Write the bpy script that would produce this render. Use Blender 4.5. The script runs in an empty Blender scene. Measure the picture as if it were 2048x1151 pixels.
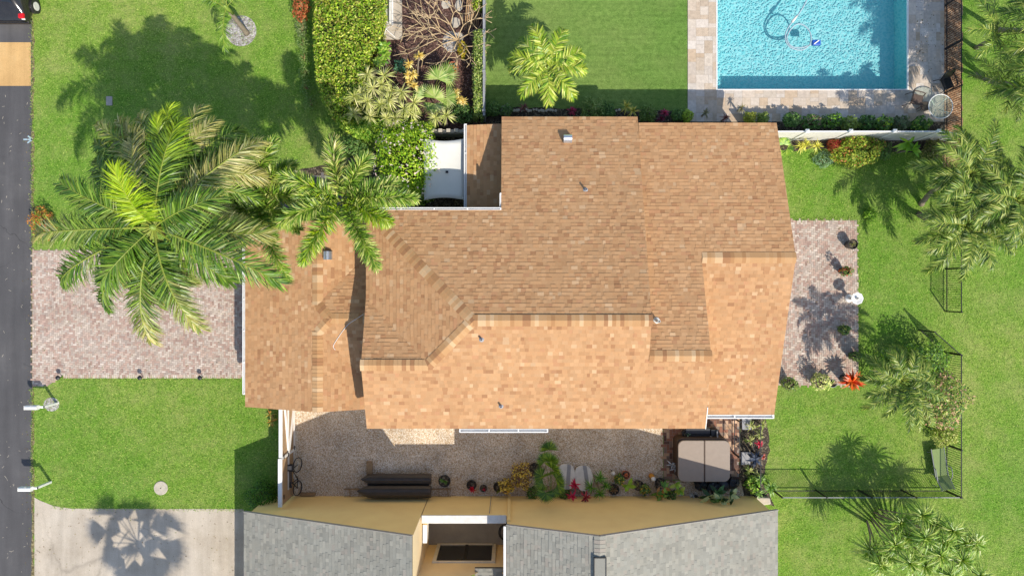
import bpy, math, random
import numpy as np
from mathutils import Vector
random.seed(7); RNG = np.random.default_rng(7)
scene = bpy.context.scene
COL = scene.collection
PI = math.pi
# ------------------------------------------------------------------ camera
CAM_H = 32.5                      # drone height in metres, 24 mm equivalent lens
FPX = 2048 * 24 / 36
cd = bpy.data.cameras.new('drone_camera'); cam = bpy.data.objects.new('drone_camera', cd); COL.objects.link(cam)
cam.location = (0, 0, CAM_H); cam.rotation_euler = (0, 0, 0)
cd.lens = 24; cd.sensor_width = 36; cd.sensor_fit = 'HORIZONTAL'; cd.clip_end = 2000; cd.clip_start = 0.1
scene.camera = cam
# ------------------------------------------------------------------ light
SUN_D = Vector((-0.57, 0.83, -1.0)).normalized()      # the way sunlight travels
w = bpy.data.worlds.new('World'); scene.world = w; w.use_nodes = True
nt = w.node_tree; bg = nt.nodes['Background']
sky = nt.nodes.new('ShaderNodeTexSky'); sky.sky_type = 'NISHITA'; sky.sun_disc = False
sky.sun_elevation = math.radians(44.8); sky.sun_rotation = math.radians(145)
nt.links.new(sky.outputs[0], bg.inputs[0]); bg.inputs[1].default_value = 0.15
sl = bpy.data.lights.new('sun', 'SUN'); so = bpy.data.objects.new('sun', sl); COL.objects.link(so)
so.location = (20, -30, 40); so.rotation_euler = SUN_D.to_track_quat('-Z', 'Y').to_euler()
sl.energy = 3.9; sl.angle = math.radians(0.5); sl.color = (1.0, 0.93, 0.82)
scene.view_settings.view_transform = 'Standard'; scene.view_settings.look = 'None'
scene.view_settings.exposure = 0.47; scene.view_settings.gamma = 1.0

# ------------------------------------------------------------------ helpers
def P(px, py, h=0.0):             # where a point of the photograph lies, given its height
    s = (CAM_H - h) / FPX
    return Vector(((px - 1024) * s, (575.5 - py) * s, h))
def lin(c): c /= 255.0; return c / 12.92 if c <= 0.04045 else ((c + 0.055) / 1.055) ** 2.4
def C(r, g, b, k=0.62): return (lin(r) * k, lin(g) * k, lin(b) * k)
OFF = {}
def woff(o): return OFF.get(o.name, Vector((0, 0, 0))) if o else Vector((0, 0, 0))
def tag(o, label=None, cat=None, group=None, kind=None):
    if label: o['label'] = label
    if cat: o['category'] = cat
    if group: o['group'] = group
    if kind: o['kind'] = kind
    return o
def thing(name, label, cat, loc, group=None):
    o = bpy.data.objects.new(name, None); COL.objects.link(o); o.location = loc
    o.empty_display_size = 0.2
    OFF[o.name] = Vector(loc)
    return tag(o, label, cat, group)

class MB:
    def __init__(s): s.V = []; s.F = []; s.K = []; s.n = 0
    def add(s, V, F, col=(0.5, 0.5, 0.5)):
        V = np.asarray(V, float).reshape(-1, 3); b = s.n; s.V.append(V); s.n += len(V)
        cols = np.asarray(col, float)
        for i, f in enumerate(F):
            s.F.append([b + int(k) for k in f])
            s.K.append(tuple(cols) if cols.ndim == 1 else tuple(cols[i]))
        return s
    def addarr(s, V, F, cols):     # many faces of one size at once
        b = s.n; s.V.append(V); s.n += len(V); s.F.extend((F + b).tolist()); s.K.extend(map(tuple, cols)); return s
    def poly(s, pts, col=(0.5, 0.5, 0.5)): return s.add([tuple(p) for p in pts], [range(len(pts))], col)
    def box(s, x0, x1, y0, y1, z0, z1, col=(0.5, 0.5, 0.5)):
        x0, x1 = sorted((x0, x1)); y0, y1 = sorted((y0, y1))
        V = [(x0, y0, z0), (x1, y0, z0), (x1, y1, z0), (x0, y1, z0), (x0, y0, z1), (x1, y0, z1), (x1, y1, z1), (x0, y1, z1)]
        return s.add(V, [(3, 2, 1, 0), (4, 5, 6, 7), (0, 1, 5, 4), (1, 2, 6, 5), (2, 3, 7, 6), (3, 0, 4, 7)], col)
    def bar(s, a, b, w, h, col=(0.5, 0.5, 0.5), up=(0, 0, 1)):     # beam from a to b
        a = Vector(a); b = Vector(b); t = (b - a).normalized(); sd = t.cross(Vector(up))
        if sd.length < 1e-4: sd = t.cross(Vector((1, 0, 0)))
        sd.normalize(); u = sd.cross(t)
        V = []
        for p in (a, b):
            for (i, j) in ((-1, -1), (1, -1), (1, 1), (-1, 1)): V.append(p + sd * (i * w / 2) + u * (j * h / 2))
        return s.add([tuple(v) for v in V], [(0, 1, 2, 3), (7, 6, 5, 4), (0, 4, 5, 1), (1, 5, 6, 2), (2, 6, 7, 3), (3, 7, 4, 0)], col)
    def tube(s, pts, rad, n=8, col=(0.5, 0.5, 0.5), cap=True):
        pts = [Vector(p) for p in pts]; m = len(pts)
        if not hasattr(rad, '__len__'): rad = [rad] * m
        V = []; ref = Vector((0, 0, 1)); t0 = (pts[-1] - pts[0]).normalized()
        if abs(t0.z) > 0.8: ref = Vector((0, 1, 0))
        for i, p in enumerate(pts):
            t = (pts[min(i + 1, m - 1)] - pts[max(i - 1, 0)]).normalized(); a = t.cross(ref)
            if a.length < 1e-3: a = t.cross(Vector((1, 0, 0)))
            a.normalize(); b = t.cross(a)
            for k in range(n):
                q = 2 * PI * k / n; V.append(p + (a * math.cos(q) + b * math.sin(q)) * rad[i])
        F = []
        for i in range(m - 1):
            for k in range(n): F.append((i * n + k, i * n + (k + 1) % n, (i + 1) * n + (k + 1) % n, (i + 1) * n + k))
        if cap: F += [tuple(range(n))[::-1], tuple((m - 1) * n + k for k in range(n))]
        return s.add([tuple(v) for v in V], F, col)
    def lathe(s, c, prof, n=20, col=(0.5, 0.5, 0.5)):              # prof: (radius, z)
        V = []; F = []; c = Vector(c); m = len(prof)
        for (r, z) in prof:
            for k in range(n): q = 2 * PI * k / n; V.append((c.x + r * math.cos(q), c.y + r * math.sin(q), c.z + z))
        for i in range(m - 1):
            for k in range(n): F.append((i * n + k, i * n + (k + 1) % n, (i + 1) * n + (k + 1) % n, (i + 1) * n + k))
        F += [tuple(range(n))[::-1], tuple((m - 1) * n + k for k in range(n))]
        return s.add(V, F, col)
    def prism(s, pts, z0, z1, col=(0.5, 0.5, 0.5)):                # plan outline (x,y), counter-clockwise
        pts = ccw([(p[0], p[1]) for p in pts])
        n = len(pts); V = [(x, y, z0) for x, y in pts] + [(x, y, z1) for x, y in pts]
        F = [tuple(range(n))[::-1], tuple(range(n, 2 * n))] + [(i, (i + 1) % n, n + (i + 1) % n, n + i) for i in range(n)]
        return s.add(V, F, col)
    def build(s, name, m, parent=None, smooth=False, bevel=0):
        o0 = woff(parent); me = bpy.data.meshes.new(name)
        V = (np.concatenate(s.V) if s.V else np.zeros((0, 3))) - np.array(o0)
        me.from_pydata(V.tolist(), [], s.F); me.update()
        a = me.color_attributes.new('Col', 'FLOAT_COLOR', 'CORNER')
        ls = np.array([len(f) for f in s.F]); K = np.array(s.K).reshape(-1, 3)
        cc = np.ones((ls.sum(), 4), np.float32); cc[:, :3] = np.repeat(K, ls, axis=0)
        a.data.foreach_set('color', cc.ravel())
        if smooth: me.polygons.foreach_set('use_smooth', [True] * len(s.F))
        me.materials.append(m)
        o = bpy.data.objects.new(name, me); COL.objects.link(o)
        if parent is not None: o.parent = parent
        OFF[o.name] = o0.copy()
        if bevel:
            b = o.modifiers.new('bevel', 'BEVEL'); b.width = bevel; b.segments = 2; b.limit_method = 'ANGLE'
        return o
def ccw(p):
    a = sum(p[i][0] * p[(i + 1) % len(p)][1] - p[(i + 1) % len(p)][0] * p[i][1] for i in range(len(p)))
    return list(p) if a > 0 else list(p)[::-1]
def solo(mb, name, m, label, cat, group=None, **k):               # a thing that is one mesh
    return tag(mb.build(name, m, None, **k), label, cat, group)
def struct(mb, name, m, **k): return tag(mb.build(name, m, None, **k), kind='structure')

# ------------------------------------------------------------------ materials
def newmat(name):
    m = bpy.data.materials.new(name); m.use_nodes = True; t = m.node_tree
    return m, t, t.nodes['Principled BSDF']
def N(t, typ, **k):
    n = t.nodes.new(typ)
    for a, b in k.items(): setattr(n, a, b)
    return n
def noise(t, scale, detail=4, rough=0.6, vec=None):
    n = N(t, 'ShaderNodeTexNoise'); n.inputs['Scale'].default_value = scale
    n.inputs['Detail'].default_value = detail; n.inputs['Roughness'].default_value = rough
    if vec is None:
        g = N(t, 'ShaderNodeNewGeometry'); vec = g.outputs['Position']
    t.links.new(vec, n.inputs['Vector']); return n
def ramp(t, fac, stops):
    r = N(t, 'ShaderNodeValToRGB'); e = r.color_ramp.elements
    while len(e) < len(stops): e.new(0.5)
    for i, (p, c) in enumerate(stops): e[i].position = p; e[i].color = (*c, 1)
    t.links.new(fac, r.inputs[0]); return r
def mixc(t, fac, a, b, mode='MIX'):
    m = N(t, 'ShaderNodeMix', data_type='RGBA', blend_type=mode)
    for i, v in ((0, fac), (6, a), (7, b)):
        if hasattr(v, 'is_linked'): t.links.new(v, m.inputs[i])
        else: m.inputs[i].default_value = v if i == 0 else (*v, 1)
    return m.outputs[2]
def bump(t, b, h, strength=0.3, dist=0.02):
    n = N(t, 'ShaderNodeBump'); n.inputs['Strength'].default_value = strength; n.inputs['Distance'].default_value = dist
    t.links.new(h, n.inputs['Height']); t.links.new(n.outputs[0], b.inputs['Normal'])
def plain(name, c, rough=0.7, var=0.18, scale=6.0, metal=0.0, bumpk=0.0, spec=0.4, fine=60):
    m, t, b = newmat(name); n1 = noise(t, scale, 5); n2 = noise(t, fine, 3)
    lo = tuple(x * (1 - var) for x in c); hi = tuple(min(1, x * (1 + var)) for x in c)
    r = ramp(t, n1.outputs[0], [(0.3, lo), (0.7, hi)])
    c2 = mixc(t, 0.25, r.outputs[0], mixc(t, n2.outputs[0], lo, hi))
    t.links.new(c2, b.inputs['Base Color']); b.inputs['Roughness'].default_value = rough; b.inputs['Metallic'].default_value = metal
    b.inputs['Specular IOR Level'].default_value = spec
    if bumpk: bump(t, b, n2.outputs[0], bumpk, 0.02)
    return m
def vcol(name, rough=0.8, var=0.25, scale=20.0, spec=0.3, trans=0.0, bumpk=0.0, fine=80, gain=1.0, wear=0.0, wcol=(0.8, 0.75, 0.7)):
    m, t, b = newmat(name); a = N(t, 'ShaderNodeAttribute', attribute_name='Col')
    n1 = noise(t, scale, 4)
    r = ramp(t, n1.outputs[0], [(0.25, (gain * (1 - var),) * 3), (0.75, (gain * (1 + var),) * 3)])
    c = mixc(t, 1.0, a.outputs['Color'], r.outputs[0], 'MULTIPLY')
    if wear:
        wn = noise(t, 0.55, 6, 0.65); wr_ = ramp(t, wn.outputs[0], [(0.42, (0,) * 3), (0.7, (wear,) * 3)])
        c = mixc(t, wr_.outputs[0], c, mixc(t, 1.0, c, wcol, 'MULTIPLY'))
    t.links.new(c, b.inputs['Base Color']); b.inputs['Roughness'].default_value = rough
    b.inputs['Specular IOR Level'].default_value = spec
    if bumpk: n2 = noise(t, fine, 3); bump(t, b, n2.outputs[0], bumpk, 0.02)
    if trans:
        tr = N(t, 'ShaderNodeBsdfTranslucent'); t.links.new(mixc(t, 1.0, c, (1.25, 1.3, 0.6), 'MULTIPLY'), tr.inputs[0])
        mx = N(t, 'ShaderNodeMixShader'); mx.inputs[0].default_value = trans
        t.links.new(b.outputs[0], mx.inputs[1]); t.links.new(tr.outputs[0], mx.inputs[2])
        t.links.new(mx.outputs[0], t.nodes['Material Output'].inputs[0])
    return m
def grassmat(name, dark, mid, light, patch, stripe=0.0, blade_scale=15):
    m, t, b = newmat(name)
    g = N(t, 'ShaderNodeNewGeometry'); pos = g.outputs['Position']
    big = noise(t, 0.13, 4, 0.55, pos); med = noise(t, 0.9, 5, 0.7, pos); tuf = noise(t, 4.5, 4, 0.7, pos); blade = noise(t, blade_scale, 3, 0.9, pos); fine = noise(t, 45, 2, 0.7, pos)
    base = ramp(t, blade.outputs[0], [(0.30, dark), (0.5, mid), (0.68, light)])
    tr_ = ramp(t, tuf.outputs[0], [(0.32, (0.72, 0.76, 0.7)), (0.68, (1.28, 1.22, 1.3))])
    c = mixc(t, 1.0, base.outputs[0], tr_.outputs[0], 'MULTIPLY')
    fr_ = ramp(t, fine.outputs[0], [(0.3, (0.75,) * 3), (0.7, (1.25,) * 3)])
    c = mixc(t, 1.0, c, fr_.outputs[0], 'MULTIPLY')
    pr = ramp(t, med.outputs[0], [(0.42, (0,) * 3), (0.72, (1,) * 3)])
    c = mixc(t, pr.outputs[0], c, mixc(t, 0.42, c, patch))
    br = ramp(t, big.outputs[0], [(0.32, (0.72, 0.9, 0.7)), (0.68, (1.25, 1.1, 1.3))])
    c = mixc(t, 1.0, c, br.outputs[0], 'MULTIPLY')
    if stripe:
        mp = N(t, 'ShaderNodeMapping'); mp.inputs['Scale'].default_value = (0.35, 7.0, 1); t.links.new(pos, mp.inputs['Vector'])
        sn = noise(t, 1.0, 4, 0.6, mp.outputs[0]); sr = ramp(t, sn.outputs[0], [(0.3, (1 - stripe,) * 3), (0.7, (1 + stripe,) * 3)])
        c = mixc(t, 1.0, c, sr.outputs[0], 'MULTIPLY')
    t.links.new(c, b.inputs['Base Color']); b.inputs['Roughness'].default_value = 0.9; b.inputs['Specular IOR Level'].default_value = 0.15
    bump(t, b, blade.outputs[0], 0.7, 0.06)
    return m
def gravelmat(name, stops, scale, bumpk=0.8):
    m, t, b = newmat(name); g = N(t, 'ShaderNodeNewGeometry')
    v = N(t, 'ShaderNodeTexVoronoi'); v.inputs['Scale'].default_value = scale; t.links.new(g.outputs['Position'], v.inputs['Vector'])
    sep = N(t, 'ShaderNodeSeparateColor'); t.links.new(v.outputs['Color'], sep.inputs[0])
    r = ramp(t, sep.outputs[0], stops); n = noise(t, 0.8, 5)
    rr = ramp(t, n.outputs[0], [(0.3, (0.75,) * 3), (0.7, (1.15,) * 3)])
    d = ramp(t, v.outputs['Distance'], [(0.0, (1.0,) * 3), (0.8, (0.66,) * 3)])
    c = mixc(t, 1.0, mixc(t, 1.0, r.outputs[0], rr.outputs[0], 'MULTIPLY'), d.outputs[0], 'MULTIPLY')
    t.links.new(c, b.inputs['Base Color']); b.inputs['Roughness'].default_value = 0.9
    inv = N(t, 'ShaderNodeMath', operation='SUBTRACT'); inv.inputs[0].default_value = 1; t.links.new(v.outputs['Distance'], inv.inputs[1])
    bump(t, b, inv.outputs[0], bumpk, 0.03)
    return m
M = {}
M['grass'] = grassmat('lawn_grass', (0.045, 0.115, 0.010), (0.132, 0.255, 0.024), (0.31, 0.41, 0.09), (0.36, 0.34, 0.13))
M['turf'] = grassmat('artificial_turf', (0.105, 0.18, 0.032), (0.155, 0.245, 0.05), (0.205, 0.30, 0.075), (0.19, 0.25, 0.07), 0.12, 25)
def worn(name, c, dark, crack, cscale, light):
    m, t, b = newmat(name); g = N(t, 'ShaderNodeNewGeometry'); pos = g.outputs['Position']
    big = noise(t, 0.35, 6, 0.65, pos); r = ramp(t, big.outputs[0], [(0.3, dark), (0.55, c), (0.75, light)])
    gr = noise(t, 38, 3, 0.8, pos); gg = ramp(t, gr.outputs[0], [(0.3, (0.82,) * 3), (0.7, (1.18,) * 3)]); col = mixc(t, 1.0, r.outputs[0], gg.outputs[0], 'MULTIPLY')
    mp = N(t, 'ShaderNodeMapping'); mp.inputs['Scale'].default_value = (3.0, 0.25, 1); t.links.new(pos, mp.inputs['Vector'])
    st = noise(t, 0.8, 4, 0.6, mp.outputs[0]); sr = ramp(t, st.outputs[0], [(0.35, (0.9,) * 3), (0.65, (1.1,) * 3)]); col = mixc(t, 1.0, col, sr.outputs[0], 'MULTIPLY')
    wob = noise(t, 1.5, 4, 0.6, pos); ad = N(t, 'ShaderNodeVectorMath', operation='MULTIPLY_ADD'); t.links.new(wob.outputs['Color'], ad.inputs[0]); ad.inputs[1].default_value = (0.7, 0.7, 0); t.links.new(pos, ad.inputs[2])
    v = N(t, 'ShaderNodeTexVoronoi', feature='DISTANCE_TO_EDGE'); v.inputs['Scale'].default_value = cscale; t.links.new(ad.outputs[0], v.inputs['Vector'])
    cr = ramp(t, v.outputs['Distance'], [(0.0, (1,) * 3), (0.008, (0,) * 3)]); mk = noise(t, 0.25, 2, 0.5, pos); mr = ramp(t, mk.outputs[0], [(0.5, (0,) * 3), (0.6, (crack,) * 3)])
    f = mixc(t, 1.0, cr.outputs[0], mr.outputs[0], 'MULTIPLY'); col = mixc(t, f, col, tuple(q * 0.35 for q in c))
    t.links.new(col, b.inputs['Base Color']); b.inputs['Roughness'].default_value = 0.88; b.inputs['Specular IOR Level'].default_value = 0.25; bump(t, b, gr.outputs[0], 0.25, 0.02)
    return m
M['asphalt'] = worn('asphalt', (0.085, 0.082, 0.083), (0.068, 0.066, 0.068), 0.9, 0.3, (0.115, 0.11, 0.108))
M['concrete'] = worn('concrete', C(222, 208, 188), C(196, 180, 158), 0.35, 0.16, C(232, 220, 202))
M['tan_concrete'] = worn('tan_concrete', C(240, 195, 130), C(215, 170, 110), 0.5, 0.5, C(248, 210, 150))
M['paver'] = vcol('paver', 0.85, 0.15, 30, bumpk=0.2, gain=1.27, wear=0.5, wcol=(0.76, 0.74, 0.70))
M['joint'] = plain('joint_sand', (0.27, 0.22, 0.19), 0.95, 0.25, 8)
M['travertine'] = vcol('travertine', 0.6, 0.16, 7, bumpk=0.1, wear=0.5, wcol=(0.86, 0.82, 0.76))
M['gravel'] = gravelmat('shell_gravel', [(0.0, C(176, 146, 112, 1)), (0.3, C(214, 186, 152, 1)), (0.7, C(236, 216, 188, 1)), (1.0, C(255, 248, 234, 1))], 32, 0.35)
M['mulch'] = gravelmat('red_mulch', [(0.0, C(70, 45, 35)), (0.5, C(120, 85, 72)), (0.9, C(150, 110, 95)), (1.0, C(205, 170, 155))], 20)
M['soil'] = gravelmat('bed_soil', [(0.0, C(60, 50, 40)), (0.6, C(105, 90, 70)), (1.0, C(175, 160, 130))], 16)
M['verge'] = gravelmat('verge_soil', [(0.0, C(120, 105, 70)), (0.5, C(165, 150, 100)), (1.0, C(200, 185, 140))], 15)
M['tanstrip'] = gravelmat('tan_mulch', [(0.0, C(160, 110, 70)), (0.5, C(215, 165, 120)), (1.0, C(240, 200, 160))], 14)
M['pebble'] = gravelmat('white_pebbles', [(0.0, C(170, 160, 150)), (0.5, C(225, 215, 205)), (1.0, C(255, 250, 245))], 14)
M['shingle'] = vcol('roof_shingle', 0.9, 0.10, 45, spec=0.15, bumpk=0.2, fine=120, gain=1.0, wear=0.5, wcol=(0.90, 0.86, 0.82))
M['roofbase'] = plain('roof_underlay', C(120, 80, 52), 0.9, 0.15)
M['greybase'] = plain('grey_underlay', C(95, 95, 92), 0.9, 0.15)
M['wall'] = plain('cream_stucco', C(225, 210, 185), 0.9, 0.06, 3, bumpk=0.2)
M['yellow'] = plain('yellow_stucco', (0.98, 0.68, 0.27), 0.9, 0.07, 0.9, bumpk=0.15)
M['yellowpaled'] = plain('yellow_stucco_bounce_paled', (0.74, 0.58, 0.34), 0.9, 0.08, 1.2, bumpk=0.15)  # copy of the yellow stucco, paled to offset orange bounce light
M['white'] = plain('white_paint', (0.74, 0.73, 0.70), 0.5, 0.06, 4)
M['offwhite'] = plain('weathered_white', (0.62, 0.60, 0.55), 0.6, 0.15, 5)
M['tan'] = plain('tan_slat', C(205, 170, 130), 0.7, 0.12, 5)
M['black'] = plain('black_metal', (0.016, 0.016, 0.017), 0.45, 0.3, 9)
M['blackpl'] = plain('black_plastic', (0.022, 0.022, 0.024), 0.4, 0.3, 9)
M['grey'] = plain('grey_paint', (0.28, 0.28, 0.29), 0.6, 0.12, 5)
M['steel'] = plain('galvanised_steel', (0.62, 0.64, 0.66), 0.32, 0.12, 9, metal=0.85)
M['leaf'] = vcol('leaf', 0.5, 0.22, 6, spec=0.35, trans=0.25, gain=1.6)
M['palm'] = vcol('palm_leaf', 0.42, 0.18, 5, spec=0.45, trans=0.2, gain=1.45)
M['bark'] = plain('palm_bark', C(165, 150, 130), 0.9, 0.3, 9, bumpk=0.5, fine=25)
M['branch'] = plain('grey_branch', C(215, 188, 145, .75), 0.85, 0.2, 8)
M['wood'] = plain('brown_wood', C(188, 152, 110), 0.8, 0.25, 7)
M['cover'] = plain('spa_cover', C(185, 168, 152), 0.75, 0.07, 4)
M['spa'] = plain('spa_shell', C(88, 66, 50), 0.6, 0.15, 6)
M['hull'] = plain('brown_hull', (0.062, 0.048, 0.037), 0.4, 0.2, 3)
M['stone'] = plain('pale_stone', C(222, 210, 190), 0.9, 0.15, 6, bumpk=0.3)
M['greystone'] = plain('grey_board', C(190, 184, 174), 0.8, 0.12, 6)
M['terra'] = plain('terracotta', C(205, 120, 85), 0.8, 0.15, 8)
M['wicker'] = plain('taupe_sling', C(112, 94, 84), 0.6, 0.18, 12)
M['carpaint'] = plain('dark_car_paint', (0.02, 0.018, 0.017), 0.18, 0.2, 4, spec=0.6)
M['glassdark'] = plain('dark_glass', (0.012, 0.013, 0.015), 0.08, 0.2, 4, spec=0.8)
M['red'] = plain('red_lens', (0.55, 0.012, 0.02), 0.2, 0.15, 8)
M['sail'] = plain('shade_sail', (0.68, 0.66, 0.60), 0.8, 0.05, 2)
M['brick'] = vcol('brick_paver', 0.85, 0.2, 25, bumpk=0.2, gain=1.5)
M['plaster'] = plain('pool_plaster', (0.30, 0.64, 0.67), 0.7, 0.05, 2)
M['blue'] = plain('blue_plastic', (0.02, 0.09, 0.42), 0.4, 0.15, 9)
M['orange'] = plain('orange_glaze', C(245, 165, 50), 0.4, 0.15, 9)
M['sage'] = plain('sage_sling', C(150, 172, 105), 0.8, 0.1, 9)
M['mark'] = plain('pale_marking', C(190, 215, 225), 0.8, 0.15, 20)
M['atrium'] = plain('atrium_concrete', C(150, 150, 150, .9), 0.9, 0.15, 2)
M['vcol'] = vcol('painted', 0.6, 0.1, 10)
# water: a rippled sheet; caustic bright lines are painted into its see-through tint
m, t, b = newmat('pool_water'); t.nodes.remove(b); M['water'] = m
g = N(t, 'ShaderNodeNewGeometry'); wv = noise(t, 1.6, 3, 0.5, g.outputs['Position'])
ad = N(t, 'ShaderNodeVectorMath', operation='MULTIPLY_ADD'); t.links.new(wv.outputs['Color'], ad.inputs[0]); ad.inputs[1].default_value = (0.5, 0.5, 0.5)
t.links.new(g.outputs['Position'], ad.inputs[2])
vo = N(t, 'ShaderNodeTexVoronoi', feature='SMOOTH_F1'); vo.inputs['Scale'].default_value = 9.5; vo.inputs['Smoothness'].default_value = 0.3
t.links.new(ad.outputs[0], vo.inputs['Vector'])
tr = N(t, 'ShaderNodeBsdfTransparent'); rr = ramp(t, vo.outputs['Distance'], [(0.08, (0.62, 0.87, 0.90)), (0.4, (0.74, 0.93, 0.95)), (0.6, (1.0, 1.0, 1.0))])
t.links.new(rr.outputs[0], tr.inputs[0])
gl = N(t, 'ShaderNodeBsdfGlossy'); gl.inputs['Roughness'].default_value = 0.05
bn = N(t, 'ShaderNodeBump'); bn.inputs['Strength'].default_value = 0.3; bn.inputs['Distance'].default_value = 0.04
t.links.new(vo.outputs['Distance'], bn.inputs['Height']); t.links.new(bn.outputs[0], gl.inputs['Normal'])
fr = N(t, 'ShaderNodeFresnel'); fr.inputs[0].default_value = 1.33; t.links.new(bn.outputs[0], fr.inputs['Normal'])
mx = N(t, 'ShaderNodeMixShader'); t.links.new(fr.outputs[0], mx.inputs[0]); t.links.new(tr.outputs[0], mx.inputs[1]); t.links.new(gl.outputs[0], mx.inputs[2])
t.links.new(mx.outputs[0], t.nodes['Material Output'].inputs[0])
m, t, b = newmat('clear_table_glass'); t.nodes.remove(b); M['glass'] = m
tr = N(t, 'ShaderNodeBsdfTransparent'); tr.inputs[0].default_value = (0.82, 0.88, 0.84, 1); gl = N(t, 'ShaderNodeBsdfDiffuse'); gl.inputs[0].default_value = (0.7, 0.75, 0.72, 1)
mx = N(t, 'ShaderNodeMixShader'); mx.inputs[0].default_value = 0.09; t.links.new(tr.outputs[0], mx.inputs[1]); t.links.new(gl.outputs[0], mx.inputs[2]); t.links.new(mx.outputs[0], t.nodes['Material Output'].inputs[0])

# ------------------------------------------------------------------ the setting: ground sheets
POOL = (9.74, 18.83, 9.42, 18.4)             # x0,x1,y0,y1
def sheet(mb, pts, z): mb.poly([(p[0], p[1], z) for p in ccw([(q[0], q[1]) for q in pts])]); return mb
def pxs(L, h=0): return [P(a, b, h) for a, b in L]
mb = MB(); B = 500.0; xs = [-B, POOL[0], POOL[1], B]; ys = [-B, POOL[2], POOL[3], B]
V = [(x, y, 0) for y in ys for x in xs]; F = []
for j in range(3):
    for i in range(3):
        if (i, j) != (1, 1): F.append((j * 4 + i, j * 4 + i + 1, j * 4 + i + 5, j * 4 + i + 4))
mb.add(V, F); struct(mb, 'ground', M['grass'])
def wavy(pts, amp=0.03, step=0.25):          # an outline with a slightly ragged edge
    out = []
    for i in range(len(pts)):
        a = Vector(pts[i][:2]); b = Vector(pts[(i + 1) % len(pts)][:2]); n = max(1, int((b - a).length / step))
        if (b - a).length > 60: n = 1
        d = (b - a); nn = Vector((-d.y, d.x)).normalized() if d.length else Vector((0, 0))
        for k in range(n):
            p = a + d * (k / n)
            out.append(p + nn * (random.uniform(-amp, amp) if n > 1 else 0))
    return out
rx = P(65, 0).x
struct(sheet(MB(), wavy([(rx - 0.02, -40), (rx - 0.02, 40), (-60, 40), (-60, -40)], 0.04), 0.004), 'road', M['asphalt'])
vg = [(P(64.2, y).x + random.uniform(-.05, .02), P(64, y).y) for y in range(-40, 1200, 9)] + [(P(67.5, y).x + random.uniform(-.05, .07), P(67, y).y) for y in range(1199, -41, -9)]
struct(sheet(MB(), vg, 0.0055), 'verge', M['verge'])
a = P(0, 172); b_ = P(62, 85)
struct(sheet(MB(), [(-60, a.y), (b_.x, a.y), (b_.x, b_.y), (-60, b_.y)], 0.008), 'road_crossing_strip', M['tan_concrete'])
mb = MB()                                     # painted survey arrow at the road edge
for (x0, y0, x1, y1) in ((47, 279, 65, 279), (56, 272, 65, 279), (55, 286, 65, 279)):
    p = P(x0, y0); q = P(x1, y1); d = (q - p).normalized(); n = Vector((-d.y, d.x, 0)) * 0.035
    mb.poly([(*(p - n).xy, 0.008), (*(q - n).xy, 0.008), (*(q + n).xy, 0.008), (*(p + n).xy, 0.008)])
struct(mb, 'road_marking', M['mark'])
mb = MB()                                     # litter scratches on the asphalt
for k in range(70):
    p = P(random.uniform(2, 60), random.uniform(180, 1145)); q = random.uniform(0, PI); L = random.uniform(0.02, 0.14); d = Vector((math.cos(q), math.sin(q), 0)) * L; n = Vector((-d.y, d.x, 0)).normalized() * random.uniform(0.006, 0.012)
    mb.poly([(*(p - n).xy, 0.007), (*(p + d - n).xy, 0.007), (*(p + d + n).xy, 0.007), (*(p + n).xy, 0.007)], C(200, 190, 170))
tag(mb.build('road_litter', M['vcol']), kind='stuff')

def inpoly(x, y, pts):
    c = False; n = len(pts)
    for i in range(n):
        x0, y0 = pts[i][0], pts[i][1]; x1, y1 = pts[(i + 1) % n][0], pts[(i + 1) % n][1]
        if (y0 > y) != (y1 > y) and x < (x1 - x0) * (y - y0) / (y1 - y0) + x0: c = not c
    return c
PAV = [C(210, 184, 166), C(204, 174, 157), C(218, 200, 182), C(212, 193, 176), C(190, 160, 145), C(224, 208, 192), C(200, 182, 168)]
def herringbone(mb, outline, w, z, pal):      # 2:1 pavers laid at right angles
    xs = [p[0] for p in outline]; ys = [p[1] for p in outline]; x0 = min(xs); y0 = min(ys); g = 0.006
    Vs = []; Fs = []; Ks = []
    for i in range(-2, int((max(xs) - x0) / w) + 2):
        for j in range(-2, int((max(ys) - y0) / w) + 2):
            k = (i - j) % 4
            if k == 0: a, b = 2, 1
            elif k == 3: a, b = 1, 2
            else: continue
            X = x0 + i * w; Y = y0 + j * w
            if not inpoly(X + a * w / 2, Y + b * w / 2, outline): continue
            zz = z + random.uniform(0, 0.004); n = len(Vs)
            Vs += [(X + g, Y + g, zz), (X + a * w - g, Y + g, zz), (X + a * w - g, Y + b * w - g, zz), (X + g, Y + b * w - g, zz)]
            Fs.append((n, n + 1, n + 2, n + 3)); c = random.choice(pal); f = random.uniform(0.88, 1.1)
            if k == 3: f *= 0.88
            Ks.append(tuple(q * f for q in c))
    mb.addarr(np.array(Vs), np.array(Fs), Ks)
DRV = pxs([(65, 500), (492, 500), (492, 749), (127, 749), (97, 770), (65, 772)])
mb = MB(); herringbone(mb, DRV, 0.092, 0.012, PAV); mb2 = MB(); sheet(mb2, DRV, 0.004)
struct(mb2, 'driveway_bed', M['joint']); 
x = 127.0                                     # soldier course along the lawn
while x < 488:
    p = P(x, 756); mb.add([(p.x + .006, p.y - .0, .014), (p.x + .095, p.y, .014), (p.x + .095, p.y + .17, .014), (p.x + .006, p.y + .17, .014)], [(0, 1, 2, 3)], [random.choice(PAV)]); x += 0.1 * 42
struct(mb, 'driveway', M['paver'])
PAT = pxs([(1560, 440), (1714, 440), (1717, 770), (1540, 770)])
mb = MB(); herringbone(mb, PAT, 0.098, 0.012, PAV); struct(mb, 'patio', M['paver']); struct(sheet(MB(), PAT, 0.004), 'patio_bed', M['joint'])
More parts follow.
